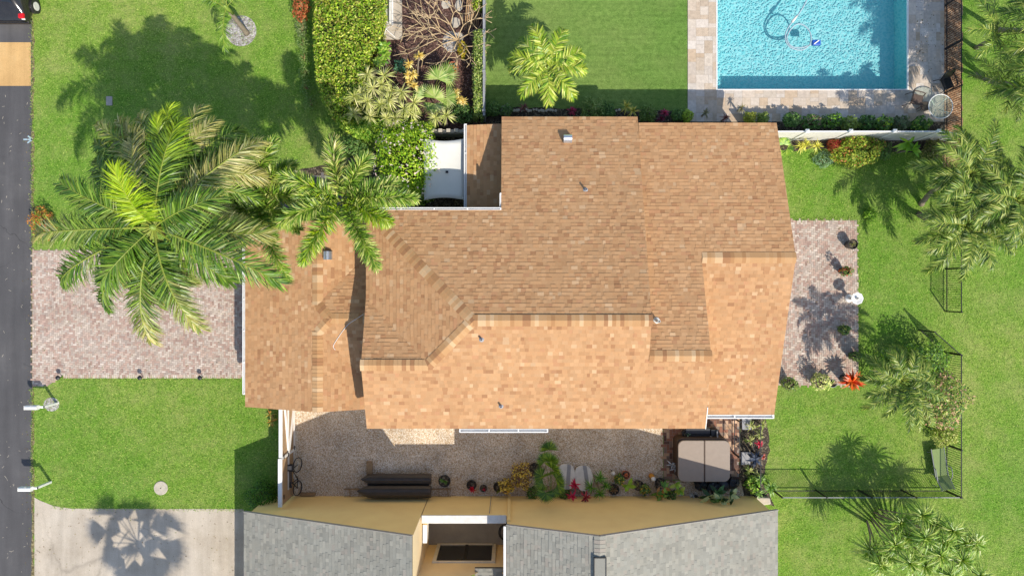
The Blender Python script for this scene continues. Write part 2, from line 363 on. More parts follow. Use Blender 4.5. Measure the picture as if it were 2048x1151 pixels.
NDR = pxs([(69, 994), (80, 1000), (105, 1010), (140, 1016), (487, 1017), (500, 1100), (500, 1500), (69, 1500)])
struct(sheet(MB(), NDR, 0.006), 'neighbour_driveway', M['concrete'])
GRV = [P(586, 800), P(1326, 800), P(1326, 960), P(1500, 960), P(1500, 992), P(586, 992)]
struct(sheet(MB(), GRV, 0.004), 'gravel_yard', M['gravel'])
BRK = [C(150, 105, 85), C(120, 88, 72), C(185, 150, 120), C(100, 75, 65), C(205, 170, 140), C(140, 120, 105)]
SP = pxs([(1327, 820), (1478, 820), (1478, 958), (1327, 958)])
mb = MB(); herringbone(mb, SP, 0.14, 0.014, BRK); struct(mb, 'spa_terrace', M['brick']); struct(sheet(MB(), SP, 0.008), 'spa_terrace_bed', M['joint'])
struct(sheet(MB(), wavy(pxs([(1479, 815), (1530, 815), (1540, 900), (1525, 965), (1550, 1010), (1490, 1010), (1479, 950)]), .06), 0.008), 'plant_bed', M['soil'])
TURF = pxs([(972, -90), (1375, -90), (1375, 237), (972, 237)])
struct(sheet(MB(), TURF, 0.006), 'artificial_turf', M['turf'])
struct(sheet(MB(), wavy(pxs([(742, -120), (970, -120), (970, 275), (880, 262), (745, 180)]), .05), 0.004), 'mulch_bed', M['mulch'])
struct(sheet(MB(), wavy(pxs([(972, 214), (1376, 222), (1890, 228), (1890, 262), (972, 262)]), .05), 0.012), 'flower_bed', M['soil'])
struct(sheet(MB(), wavy(pxs([(1530, 272), (1890, 272), (1890, 303), (1800, 305), (1660, 300), (1590, 300), (1530, 300)]), .08), 0.004), 'fence_bed', M['soil'])
struct(sheet(MB(), wavy(pxs([(1886, -60), (1924, -60), (1924, 335), (1886, 335)]), .05), 0.01), 'fence_strip', M['tanstrip'])
mb = MB(); sheet(mb, wavy([P(482 + 31 * math.cos(q), 62 + 31 * math.sin(q)) for q in np.linspace(0, 2 * PI, 24, endpoint=False)], .04), 0.004)
struct(mb, 'pebble_ring', M['pebble'])
mb = MB(); sheet(mb, wavy([P(103 + 16 * math.cos(q), 808 + 14 * math.sin(q)) for q in np.linspace(0, 2 * PI, 16, endpoint=False)], .04), 0.004)
struct(mb, 'mailbox_pebble_ring', M['pebble'])
struct(sheet(MB(), wavy(pxs([(380, 498), (420, 498), (420, 527), (380, 527)]), .02), 0.02), 'driveway_planting_island', M['grass'])
struct(sheet(MB(), wavy(pxs([(560, 345), (640, 330), (760, 300), (870, 250), (935, 265), (935, 420), (560, 460)]), .05), 0.004), 'entry_court', M['soil'])
ENT = pxs([(590, 365), (625, 350), (700, 350), (740, 420), (560, 420), (560, 380)])
mb = MB(); herringbone(mb, ENT, 0.15, 0.012, [C(130, 125, 125), C(160, 150, 145), C(110, 108, 112)]); struct(mb, 'entry_path', M['paver'])

# ------------------------------------------------------------------ pool and deck
TRV = [C(242, 226, 206), C(236, 216, 192), C(228, 202, 172), C(246, 234, 220), C(240, 224, 206), C(244, 230, 214), C(226, 204, 178), C(238, 220, 200)]
def travertine(mb, x0, x1, y0, y1, cell=0.2, z=0.03):
    nx = int(round((x1 - x0) / cell)); ny = int(round((y1 - y0) / cell)); cx = (x1 - x0) / nx; cy = (y1 - y0) / ny
    occ = np.zeros((nx, ny), bool); Vs = []; Fs = []; Ks = []
    for j in range(ny):
        for i in range(nx):
            if occ[i, j]: continue
            for (a, b) in random.sample([(3, 2), (2, 2), (2, 1), (2, 3), (3, 2), (2, 2)], 6) + [(1, 2), (2, 1), (1, 1)]:
                if i + a <= nx and j + b <= ny and not occ[i:i + a, j:j + b].any(): break
            occ[i:i + a, j:j + b] = True; n = len(Vs); g = 0.004; X = x0 + i * cx; Y = y0 + j * cy
            Vs += [(X + g, Y + g, z), (X + a * cx - g, Y + g, z), (X + a * cx - g, Y + b * cy - g, z), (X + g, Y + b * cy - g, z)]
            Fs.append((n, n + 1, n + 2, n + 3)); c = random.choice(TRV); f = random.uniform(0.9, 1.05); Ks.append(tuple(q * f for q in c))
    mb.addarr(np.array(Vs), np.array(Fs), Ks)
DX0, DX1, DY0, DY1 = 8.36, 20.56, 7.9, 15.0
mb = MB()
travertine(mb, DX0, POOL[0], DY0, DY1); travertine(mb, POOL[1], DX1, DY0, DY1); travertine(mb, POOL[0], POOL[1], DY0, POOL[2])
struct(mb, 'pool_deck', M['travertine'])
mb = MB(); x0, x1, y0, y1 = POOL
for r in ((DX0, x0, DY0, DY1), (x1, DX1, DY0, DY1), (x0, x1, DY0, y0)): mb.box(r[0], r[1], r[2], r[3], 0.001, 0.024)
struct(mb, 'pool_deck_bed', M['stone'])
D = 1.15; mb = MB()
mb.poly([(x0, y0, -D), (x1, y0, -D), (x1, y1, -D), (x0, y1, -D)])
mb.poly([(x0, y0, 0.02), (x0, y0, -D), (x0, y1, -D), (x0, y1, 0.02)]); mb.poly([(x1, y1, 0.02), (x1, y1, -D), (x1, y0, -D), (x1, y0, 0.02)])
mb.poly([(x1, y0, 0.02), (x1, y0, -D), (x0, y0, -D), (x0, y0, 0.02)]); mb.poly([(x0, y1, 0.02), (x0, y1, -D), (x1, y1, -D), (x1, y1, 0.02)])
mb.box(x0 + .002, x0 + 0.27, y0 + .002, y1 - .002, -D + .002, -0.3)
struct(mb, 'pool_basin', M['plaster'])
mb = MB()
for r in ((x0 - .03, x0 + .03, y0 - .03, y1), (x1 - .03, x1 + .03, y0 - .03, y1), (x0 + .03, x1 - .03, y0 - .03, y0 + .03)): mb.box(r[0], r[1], r[2], r[3], -0.04, 0.045)
struct(mb, 'pool_edge', M['white'], bevel=0.012)
mb = MB(); mb.poly([(x0 + .001, y0 + .001, -0.1), (x1 - .001, y0 + .001, -0.1), (x1 - .001, y1, -0.1), (x0 + .001, y1, -0.1)])
struct(mb, 'water', M['water'])
# pool cleaner: a blue robot on the floor of the pool with a floating white hose
t_ = thing('pool_cleaner', 'blue robotic pool cleaner trailing a looped white hose in the turquoise pool', 'pool cleaner', P(1630, 86, -0.1))
mb = MB(); c = P(1631, 86, -0.12); mb.box(c.x - .18, c.x + .22, c.y - .13, c.y + .13, -0.2, -0.02); mb.build('body', M['blue'], t_, bevel=0.04)
mb = MB(); mb.bar((c.x - .12, c.y - .1, -0.0), (c.x + .12, c.y + .08, -0.0), .05, .03); mb.build('handle', M['white'], t_)
hp = []
for (a, b) in ((1616, -5), (1606, 15), (1592, 36), (1580, 50), (1571, 68), (1573, 86), (1585, 97), (1604, 100), (1619, 90), (1622, 72), (1614, 56), (1600, 48), (1588, 52), (1578, 64), (1574, 78), (1582, 92), (1600, 96), (1622, 90)): hp.append(P(a, b, -0.07))
def smooth_path(p, k=5):
    out = []
    for i in range(len(p) - 1):
        p0 = p[max(i - 1, 0)]; p1 = p[i]; p2 = p[i + 1]; p3 = p[min(i + 2, len(p) - 1)]
        for j in range(k):
            u = j / k; out.append(0.5 * ((2 * p1) + (p2 - p0) * u + (2 * p0 - 5 * p1 + 4 * p2 - p3) * u * u + (3 * p1 - p0 - 3 * p2 + p3) * u ** 3))
    return out + [p[-1]]
mb = MB(); mb.tube(smooth_path(hp), 0.034, 6); mb.build('hose', M['mark'], t_, smooth=True)
mb = MB(); f = P(1589, 38, -0.05); mb.tube([f + Vector((-.12, -.15, 0)), f + Vector((.12, .15, 0))], [.07, .05], 8); mb.build('float', M['offwhite'], t_, smooth=True)

# ------------------------------------------------------------------ roofs: every shingle tab is a raised piece
def clip(poly, cv):
    out = poly
    for i in range(len(cv)):
        ax, ay = cv[i]; bx, by = cv[(i + 1) % len(cv)]; inp = out; out = []
        if not inp: return []
        ex, ey = bx - ax, by - ay
        d = [ex * (q[1] - ay) - ey * (q[0] - ax) for q in inp]
        for k in range(len(inp)):
            p, q = inp[k], inp[(k + 1) % len(inp)]; dp, dq = d[k], d[(k + 1) % len(inp)]
            if dp >= 0: out.append(p)
            if (dp >= 0) != (dq >= 0):
                u = dp / (dp - dq); out.append((p[0] + (q[0] - p[0]) * u, p[1] + (q[1] - p[1]) * u))
    return out
ROOFS = []
def roofplane(mb, base, hfn, down, polys, pal, e=0.15, thick=0.14, lift=(0.003, 0.017), wr=(0.11, 0.28)):
    dn = Vector(down).normalized(); tx, ty = -dn.y, dn.x
    polys = [ccw(p) for p in polys]
    for p in polys:
        ROOFS.append((p, hfn)); n = len(p)
        V = [(x, y, hfn(x, y)) for x, y in p] + [(x, y, hfn(x, y) - thick) for x, y in p]
        base.add(V, [tuple(range(n)), tuple(range(n, 2 * n))[::-1]] + [(i, n + i, n + (i + 1) % n, (i + 1) % n) for i in range(n)])
    A = [q for p in polys for q in p]
    us = [q[0] * tx + q[1] * ty for q in A]; vs = [-(q[0] * dn.x + q[1] * dn.y) for q in A]
    v = min(vs) - 0.001
    bb = [(min(q[0] for q in p), max(q[0] for q in p), min(q[1] for q in p), max(q[1] for q in p)) for p in polys]
    while v < max(vs):
        u = min(us) - random.uniform(0, 0.3)
        while u < max(us):
            wd = random.uniform(*wr); hi = random.random() < 0.55; lf = lift[1] if hi else lift[0]
            r = [(u * tx - v * dn.x, u * ty - v * dn.y), ((u + wd) * tx - v * dn.x, (u + wd) * ty - v * dn.y),
                 ((u + wd) * tx - (v + e) * dn.x, (u + wd) * ty - (v + e) * dn.y), (u * tx - (v + e) * dn.x, u * ty - (v + e) * dn.y)]
            r = ccw(r); c = random.choices(pal[0], pal[1])[0]; f = random.uniform(0.90, 1.08); c = tuple((q * .7 + z_ * .3) * f for q, z_ in zip(c, pal[0][0]))
            rx0 = min(q[0] for q in r); rx1 = max(q[0] for q in r); ry0 = min(q[1] for q in r); ry1 = max(q[1] for q in r)
            for p, q in zip(polys, bb):
                if rx1 < q[0] or rx0 > q[1] or ry1 < q[2] or ry0 > q[3]: continue
                k = clip(r, p)
                if len(k) < 3: continue
                top = []; low = []
                for (x, y) in k:
                    vv = -(x * dn.x + y * dn.y); s = 1 - (vv - v) / e; hz = hfn(x, y)
                    top.append((x, y, hz + 0.003 + lf * s)); low.append((x, y, hz - 0.001))
                n = len(k); Fs = [tuple(range(n))] + [(i, n + i, n + (i + 1) % n, (i + 1) % n) for i in range(n)]
                mb.add(top + low, Fs, c)
            u += wd
        v += e
def ridge_caps(mb, p0, p1, wd=0.23, drop=0.07, pal=None, e=0.16):
    p0 = Vector(p0); p1 = Vector(p1); d = p1 - p0; L = d.length; d.normalize(); sd = Vector((-d.y, d.x, 0)).normalized(); n = int(L / e)
    for i in range(n):
        a = p0 + d * (i * L / n); b = a + d * (L / n * 1.25); c = random.choices(pal[0], pal[1])[0]
        za, zb = 0.03, 0.045
        V = [a + sd * wd + Vector((0, 0, za - drop)), a + Vector((0, 0, za)), a - sd * wd + Vector((0, 0, za - drop)), b + sd * wd + Vector((0, 0, zb - drop)), b + Vector((0, 0, zb)), b - sd * wd + Vector((0, 0, zb - drop)),
             b + sd * wd + Vector((0, 0, -drop)), b - sd * wd + Vector((0, 0, -drop)), b + Vector((0, 0, 0))]
        mb.add([tuple(v) for v in V], [(0, 3, 4, 1), (1, 4, 5, 2), (3, 6, 8, 4), (4, 8, 7, 5)], c)
def roof_h(x, y, default=None):
    best = None
    for p, f in ROOFS:
        ok = True
        for i in range(len(p)):
            ax, ay = p[i]; bx, by = p[(i + 1) % len(p)]
            if (bx - ax) * (y - ay) - (by - ay) * (x - ax) < -0.02: ok = False; break
        if ok:
            h = f(x, y); best = h if best is None else max(best, h)
    return default if best is None else best
def walls(mb, loop, z0=0.0, gap=0.13, default=2.2, closed=True):
    n = len(loop)
    for i in range(n if closed else n - 1):
        a = Vector(loop[i]); b = Vector(loop[(i + 1) % n]); k = max(1, int((b - a).length / 0.4))
        prev = None
        for j in range(k + 1):
            p = a + (b - a) * (j / k); h = roof_h(p.x, p.y, default + gap) - gap
            cur = ((p.x, p.y, z0), (p.x, p.y, h))
            if prev: mb.add([prev[0], cur[0], cur[1], prev[1]], [(0, 1, 2, 3)])
            prev = cur

TAN = ([C(223, 174, 126), C(218, 167, 119), C(227, 180, 133), C(203, 151, 107), C(190, 137, 97), C(241, 202, 158), C(214, 158, 116), C(221, 172, 124)], [8, 7, 6, 2.4, 1.3, 1.3, 1.8, 7])
CAPS = ([C(221, 173, 122), C(206, 156, 108), C(240, 202, 156), C(194, 144, 102), C(226, 180, 130)], [4, 2, 1.4, 1.2, 4])
GRY = ([C(180, 177, 164), C(173, 171, 159), C(187, 183, 169), C(160, 158, 148), C(184, 175, 162), C(177, 175, 163)], [4, 4, 3, 1.5, 1.5, 4])
S = 0.347
hN = lambda x, y: 2.7 + S * (7.2 - y)
RY = -1.28; RH = hN(0, RY)
hS = lambda x, y: RH + S * (y - RY)
hW = lambda x, y: RH + S * (x + 1.55)
hG = lambda x, y: 5.008 - S * (y + 3.11)
mS = (hS(0, -2.72) - 2.7) / (7.2 + 2.72)
hM = lambda x, y: 2.7 + mS * (7.2 - y)
EY = 1.256; EH = hM(0, EY)
hE = lambda x, y: EH + 0.26 * (y - EY)
house = thing('brown_roof_house', 'house under a wide tan shingle roof with hips and gables amid the lawns', 'house', (0, 0, 0))
rb = MB(); sh = MB()
roofplane(sh, rb, hN, (0, 1), [[(-0.45, 3.24), (5.5, 3.24), (5.5, 7.49), (-0.45, 7.49)], [(-1.55, RY), (5.5, RY), (5.5, 3.24), (-6.08, 3.24)]], TAN)
roofplane(sh, rb, hW, (-1, 0), [[(-6.08, 3.25), (-6.08, -0.41), (-3.38, -3.11), (-1.55, RY)]], TAN)
roofplane(sh, rb, hG, (0, 1), [[(-6.08, -0.41), (-6.08, -3.11), (-3.38, -3.11)]], TAN)
roofplane(sh, rb, hS, (0, -1), [[(-6.08, -3.11), (-6.05, -5.85), (-3.38, -5.85), (-3.38, -3.11)], [(-3.38, -3.11), (-3.38, -5.85), (5.5, -5.85), (5.5, RY), (-1.55, RY)],
                               [(5.5, -2.72), (5.5, -5.85), (8.06, -5.85), (7.98, -2.72)]], TAN)
roofplane(sh, rb, hM, (0, 1), [[(5.52, -2.72), (7.98, -2.72), (7.87, EY), (5.52, EY)], [(5.52, EY), (11.78, EY), (11.55, 7.2), (5.52, 7.2)]], TAN)
roofplane(sh, rb, hE, (0, -1), [[(7.9, EY), (7.9, -5.57), (11.56, -5.57), (11.78, EY)]], TAN)
GZ = -0.2
hGW = lambda x, y: 2.4 + GZ + 0.25 * (x + 11.84)
GR = -8.39; GRH = hGW(GR, 0)
hGE = lambda x, y: GRH - 0.25 * (x - GR)
CRH = hGW(-7.8, 0); hCN = lambda x, y: CRH - 0.24 * (y + 1.31); hCS = lambda x, y: CRH + 0.24 * (y + 1.31)
roofplane(sh, rb, hGW, (-1, 0), [[(-11.84, 2.9), (-11.84, -5.27), (GR, -5.36), (GR, 2.9)], [(GR, -0.69), (GR, -1.93), (-7.8, -1.31)]], TAN)
roofplane(sh, rb, hGE, (1, 0), [[(GR, 2.9), (GR, -0.69), (-5.9, 1.9), (-5.9, 2.9)], [(GR, -1.93), (GR, -5.36), (-5.9, -5.3), (-5.9, -4.52)]], TAN)
roofplane(sh, rb, hCN, (0, 1), [[(GR, -0.69), (-7.8, -1.31), (-5.9, -1.31), (-5.9, 1.9)]], TAN)
roofplane(sh, rb, hCS, (0, -1), [[(GR, -1.93), (-5.9, -4.52), (-5.9, -1.31), (-7.8, -1.31)]], TAN)
hP = lambda x, y: 1.98 + 0.16 * (x + 2.02)
roofplane(sh, rb, hP, (-1, 0), [[(-2.02, 3.4), (-0.3, 3.4), (-0.3, 7.27), (-2.02, 7.27)]], TAN)
roof = rb.build('roof', M['roofbase'], house); sh.build('shingles', M['shingle'], roof)
def cap_line(parent, a, b, pal): k_ = MB(); ridge_caps(k_, a, b, pal=pal); k_.build('ridge_cap', M['shingle'], parent)
cap_line(roof, (-1.55, RY, RH), (5.5, RY, RH), pal=CAPS)
cap_line(roof, (-6.08, 3.25, 4.07), (-1.55, RY, RH), pal=CAPS)
cap_line(roof, (-1.55, RY, RH), (-3.38, -3.11, 5.008), pal=CAPS)
cap_line(roof, (-3.38, -3.11, 5.008), (-6.08, -3.11, 5.008), pal=CAPS)
cap_line(roof, (5.5, -2.72, hS(0, -2.72)), (7.98, -2.72, hS(0, -2.72)), pal=CAPS)
cap_line(roof, (7.9, EY, EH), (11.76, EY, EH), pal=CAPS)
cap_line(roof, (GR, -5.34, GRH), (GR, -1.93, GRH), pal=CAPS); cap_line(roof, (GR, 2.85, GRH), (GR, -0.69, GRH), pal=CAPS)
cap_line(roof, (GR, -0.69, GRH), (-7.8, -1.31, CRH), pal=CAPS); cap_line(roof, (GR, -1.93, GRH), (-7.8, -1.31, CRH), pal=CAPS)
cap_line(roof, (-7.8, -1.31, CRH), (-5.95, -1.31, CRH), pal=CAPS)
mb = MB()
walls(mb, [(-11.4, -5.0), (-6.0, -5.0), (-6.0, 2.5), (-11.4, 2.5)], default=2.0)
walls(mb, [(-5.7, -5.45), (7.6, -5.45), (7.6, -5.2), (11.2, -5.2), (11.2, 6.8), (-0.05, 6.8), (-0.05, 2.85), (-5.7, 2.85)], default=2.2)
mb.build('wall', M['wall'], house)
# gable infill where one roof section steps above the next
def infill(x0, y0, x1, y1, lo, hi, k=14):
    mb = MB()
    for i in range(k):
        a, b = i / k, (i + 1) / k; p = (x0 + (x1 - x0) * a, y0 + (y1 - y0) * a); q = (x0 + (x1 - x0) * b, y0 + (y1 - y0) * b)
        mb.add([(*p, lo(*p) - .1), (*q, lo(*q) - .1), (*q, max(lo(*q) - .05, hi(*q) - .06)), (*p, max(lo(*p) - .05, hi(*p) - .06))], [(0, 1, 2, 3)])
    mb.build('gable_infill', M['wall'], house)
infill(5.47, RY, 5.47, 7.15, hM, hN)
infill(7.83, EY, 7.93, -2.72, hE, hM); infill(7.93, -2.72, 8.0, -5.5, hE, hS)
infill(-0.40, 3.3, -0.40, 7.3, lambda x, y: hP(-.4, 0), hN)
def gutter(x0, y0, x1, y1, z, out, wd=0.13):
    mb = MB(); a = Vector((x0, y0, z)); b = Vector((x1, y1, z)); o = Vector(out)
    mb.bar(a + o * wd, b + o * wd, 0.035, 0.11); mb.bar(a + o * 0.015, b + o * 0.015, 0.02, 0.11); mb.bar(a + o * wd / 2 - Vector((0, 0, .055)), b + o * wd / 2 - Vector((0, 0, .055)), wd, 0.012)
    n = max(1, int((b - a).length / 1.2))
    for i in range(n + 1): p = a + (b - a) * (i / n); mb.bar(p + Vector((0, 0, .05)), p + o * wd + Vector((0, 0, .05)), 0.05, 0.016)
    return mb.build('gutter', M['white'], house)
gutter(-11.84, 2.3, -11.84, -4.7, hGW(-11.84, 0) - .03, (-1, 0, 0), 0.10)
gutter(-6.0, 3.24, -0.47, 3.24, 4.05, (0, 1, 0), 0.09)
gutter(-2.02, 3.45, -2.02, 7.3, 1.95, (-1, 0, 0), 0.11)
gutter(P(920, 857, 4).x, -5.86, P(1095, 857, 4).x, -5.86, 4.02, (0, -1, 0), 0.14)
gutter(8.1, -5.58, 11.54, -5.58, 2.34, (0, -1, 0), 0.16)
gutter(-0.45, 3.3, -0.45, 3.95, 3.9, (-1, 0, 0), 0.05)
mb = MB(); mb.bar((8.07, -5.85, 3.98), (8.07, -4.9, 4.3), .03, .14); mb.build('fascia', M['white'], house)
def on_roof(px, py):
    h = 4.0
    for _ in range(12): p = P(px, py, h); h = roof_h(p.x, p.y, h)
    return P(px, py, h)
for (px, py, r, L) in ((1171, 380, .045, .28), (963, 678, .045, .22), (1002, 811, .045, .24), (1313, 641, .06, .5)):
    p = on_roof(px, py); mb = MB(); mb.lathe(p, [(r * 2.6, -.03), (r * 2.2, .02), (r, .05), (r, L), (r * .75, L), (r * .75, L - .08)], 12)
    mb.build('vent_pipe', M['offwhite'] if py > 640 and px > 1200 else M['grey'], roof, smooth=False)
for (px, py, ang) in ((1135, 279, 0), (657, 511, PI / 2)):       # galvanised vent hoods
    p = on_roof(px, py); mb = MB(); n = 10; w2 = .18; V = []; F = []
    for k in range(n + 1):
        q = PI * k / n * 0.62
        for s in (-1, 1):
            v = Vector((s * w2, .17 - .34 * (k / n), .06 + .24 * math.sin(PI * min(1, .25 + .75 * k / n) * .9)))
            V.append(Vector((v.x * math.cos(ang) - v.y * math.sin(ang), v.x * math.sin(ang) + v.y * math.cos(ang), v.z)) + p)
    for k in range(n): F.append((2 * k, 2 * k + 1, 2 * k + 3, 2 * k + 2))
    lo = [Vector((v.x, v.y, p.z - .1)) for v in V]; m0 = len(V); V2 = V + lo
    for k in range(n): F += [(2 * k, 2 * k + 2, m0 + 2 * k + 2, m0 + 2 * k), (2 * k + 3, 2 * k + 1, m0 + 2 * k + 1, m0 + 2 * k + 3)]
    F += [(1, 0, m0, m0 + 1), (2 * n, 2 * n + 1, m0 + 2 * n + 1, m0 + 2 * n)]
    mb.add([tuple(v) for v in V2], F); mb.build('vent_hood', M['steel'], roof)
mb = MB(); cp = [on_roof(a, b) + Vector((0, 0, .04)) for a, b in ((727, 628), (712, 638), (697, 648), (684, 664), (672, 682), (667, 692), (671, 699))]
mb.tube(smooth_path(cp, 3), .012, 5); mb.build('cable', M['white'], roof)
# white entry canopy beside the porch roof
t_ = thing('shade_sail', 'white fabric shade canopy stretched over the entry between bush and porch gutter', 'canopy', P(898, 340, 0))
mb = MB(); nx, ny = 8, 12; V = []; F = []
for j in range(ny + 1):
    for i in range(nx + 1):
        u = i / nx; v = j / ny; xx = 848 + (930 - 848) * u; yy = 277 + (400 - 277) * v
        yy += (5 * math.sin(PI * u)) * (1 if v < .5 else -1) * abs(v - .5) * 2
        V.append(tuple(P(xx, yy, 1.75 - .12 * math.sin(PI * u) * math.sin(PI * v))))
for j in range(ny):
    for i in range(nx): F.append((j * (nx + 1) + i, (j + 1) * (nx + 1) + i, (j + 1) * (nx + 1) + i + 1, j * (nx + 1) + i + 1))
mb.add(V, F); o = mb.build('canopy', M['sail'], t_, smooth=True); s_ = o.modifiers.new('thick', 'SOLIDIFY'); s_.thickness = 0.012
mb = MB()
for (a, b) in ((852, 280), (852, 396), (926, 280), (926, 396)): p = P(a, b, 1.75); mb = MB(); mb.tube([(p.x, p.y, 0), (p.x, p.y, 1.8)], .03, 8); mb.build('pole', M['white'], t_)
mb = MB(); p = P(894, 344, 1.66); mb.box(p.x - .06, p.x + .06, p.y - .05, p.y + .05, p.z, p.z + .05); mb.build('black_patch', M['black'], t_)
t_ = thing('brick_screen', 'openwork white breeze block wall behind the dracaenas near the porch', 'wall', P(897, 268, 0))
for k in range(9):
    for j in range(3):
        if (k + j) % 2 == 0:
            p = P(865 + k * 8, 262, 1.0); MBk = MB(); MBk.box(p.x - .09, p.x + .09, p.y - .08, p.y + .08, .62 + j * .18, .79 + j * .18); MBk.build('block', M['stone'], t_, bevel=.01)
mb = MB(); a = P(862, 264, .6); b = P(930, 264, .6); mb.box(a.x, b.x, a.y - .1, a.y + .08, 0, .61); mb.build('base', M['greystone'], t_)

# ------------------------------------------------------------------ neighbour house (grey roof, yellow walls)
nb = thing('grey_roof_house', 'neighbouring house with grey shingle roofs and yellow stucco gable walls around a small atrium', 'house', (0, -12, 0))
NY = -9.83; rb = MB(); sh = MB(); n0 = len(ROOFS)
k1 = (5.45 - 2.5) / (11.78 - 3.94); hL = lambda x, y: 2.5 + k1 * (x + 11.78)
hRW = lambda x, y: 5.47 - 0.345 * (3.48 - x); hRE = lambda x, y: 5.47 - 0.386 * (x - 3.48)
roofplane(sh, rb, hL, (-1, 0), [[(-11.78, NY), (-11.78, -16.5), (-3.96, -16.5), (-3.96, NY)]], GRY, e=.143)
roofplane(sh, rb, hRW, (-1, 0), [[(-0.23, NY), (-0.23, -16.5), (3.48, -16.5), (3.48, NY)]], GRY, e=.143)
roofplane(sh, rb, hRE, (1, 0), [[(3.48, NY), (3.48, -16.5), (11.77, -16.5), (11.77, NY)]], GRY, e=.143)
hAt = lambda x, y: 3.1 - 0.3 * (y + 12.0)
roofplane(sh, rb, hAt, (0, 1), [[(-1.6, -12.05), (-1.6, -16.4), (-0.3, -16.4), (-0.3, -12.05)]], GRY, e=.143)
roof2 = rb.build('roof', M['greybase'], nb); sh.build('shingles', M['shingle'], roof2)
mb = MB(); ridge_caps(mb, (3.48, -16.4, 5.47), (3.48, NY - .02, 5.47), pal=GRY); mb.build('ridge_cap', M['shingle'], roof2)
mb = MB()
for (a, b) in (((-11.78, NY, 2.5), (-3.96, NY, 5.45)), ((-0.23, NY, hRW(-.23, 0)), (3.48, NY, 5.47)), ((3.48, NY, 5.47), (11.77, NY, hRE(11.77, 0)))):
    mb.bar(Vector(a) + Vector((0, .014, -.04)), Vector(b) + Vector((0, .014, -.04)), .025, .16)
mb.build('rake_trim', M['greystone'], roof2)
mb = MB(); p = on_roof(1200, 1135); mb.box(p.x - .22, p.x + .22, -16, P(0, 1112, 5.4).y, 5.36, 5.52, GRY[0][1]); mb.build('ridge_saddle', M['shingle'], roof2)
mb = MB(); yy = P(0, 1112, 5.4).y; mb.bar((p.x - .23, yy, 5.5), (p.x + .23, yy, 5.5), .04, .1); mb.bar((p.x - .235, yy, 5.5), (p.x - .235, -16, 5.5), .03, .1); mb.bar((p.x + .235, yy, 5.5), (p.x + .235, -15, 5.5), .03, .1); mb.build('saddle_flashing', M['black'], roof2)
NW = NY - 0.06
mb = MB(); walls(mb, [(-11.55, NW), (-3.97, NW)], closed=False, default=2.9, gap=.03)
walls(mb, [(-0.2, NW), (11.5, NW)], closed=False, default=2.9, gap=.03)
mb.box(-3.93, -0.21, NW - 0.26, NW, 0, 2.86)
walls(mb, [(11.5, NW), (11.5, -16)], closed=False, gap=.1); walls(mb, [(-11.5, -16), (-11.55, NW)], closed=False, gap=.1)
mb.build('wall', M['yellow'], nb); mb = MB()
mb.box(-4.02, -3.965, -12.2, NW - .012, 0, hL(-3.96, 0) - .16); walls(mb, [(-0.05, -12.2), (-0.05, NW - .01)], closed=False, gap=.16)
walls(mb, [(-3.966, -12.2), (-0.05, -12.2)], closed=False, default=3.6, gap=.1)
mb.build('atrium_wall', M['yellowpaled'], nb)
mb = MB(); walls(mb, [(-11.5, -16.2), (-3.99, -16.2), (-3.99, -12.22)], closed=False, gap=.1); walls(mb, [(-0.04, -12.22), (-0.04, -16.2), (11.5, -16.2)], closed=False, gap=.1); mb.build('wall', M['yellow'], nb)
mb = MB(); mb.box(-3.966, -.052, -12.199, NW - .262, 0.0, 0.03); mb.build('atrium_floor', M['atrium'], nb)
mb = MB(); mb.box(-3.92, -0.24, NW - 0.3, NW + 0.05, 2.864, 2.93); mb.build('wall_coping', M['offwhite'], nb, bevel=.015)
mb = MB(); mb.box(-1.0, -.98, NW + .001, NW + .05, .02, 2.5); mb.build('conduit', M['grey'], nb)
mb = MB(); x = P(1018, 1000, 2).x; mb.box(x - .07, x + .07, NW + .001, NW + .09, 0.01, 3.6); mb.build('corner_downpipe', M['yellow'], nb)
mb = MB(); a = Vector((-0.3, NY - .05, hRW(-.23, 0) - .03)); mb.bar(a, a + Vector((0, -2.4, 0)), .1, .1); mb.build('gutter', M['white'], nb)
mb = MB(); mb.box(-3.92, -3.74, -11.2, -10.4, 1.9, 2.5); mb.build('wall_lamp_box', M['white'], nb)
d = thing('tmp', None, None, (0, 0, 0)); bpy.data.objects.remove(d)
mb = MB(); X0, X1, Y = -3.55, -0.75, -12.2
for (a, b, c, e) in ((X0, X1, .03, .13), (X0, X1, 2.08, 2.2), (X0, X0 + .16, .13, 2.08), (X1 - .16, X1, .13, 2.08), (X1 - .17, X1 - .16, .13, 2.08)): mb.box(a, b, Y + .002, Y + .07, c, e)
dk = MB(); dk.box(-2.2, -2.06, Y + .002, Y + .06, .13, 2.08); dr = mb.build('sliding_door', M['offwhite'], nb)
mb = MB(); mb.box(X0 + .16, -2.2, Y + .002, Y + .02, .13, 2.08); mb.box(-2.06, X1 - .16, Y + .002, Y + .03, .13, 2.08); mb.build('pane', M['glassdark'], dr); dk.build('mullion', M['black'], dr)
mb = MB()
for k in range(2): mb.tube([Vector((-.3 + .2 * k * .3, -11.6, .04)) + Vector((.33 * math.cos(q), .38 * math.sin(q), .02 * k)) for q in np.linspace(0, 2 * PI, 20)], .02, 6)
solo(mb, 'garden_hose', M['black'], 'black garden hose coiled on the atrium floor of the grey roofed house', 'hose')

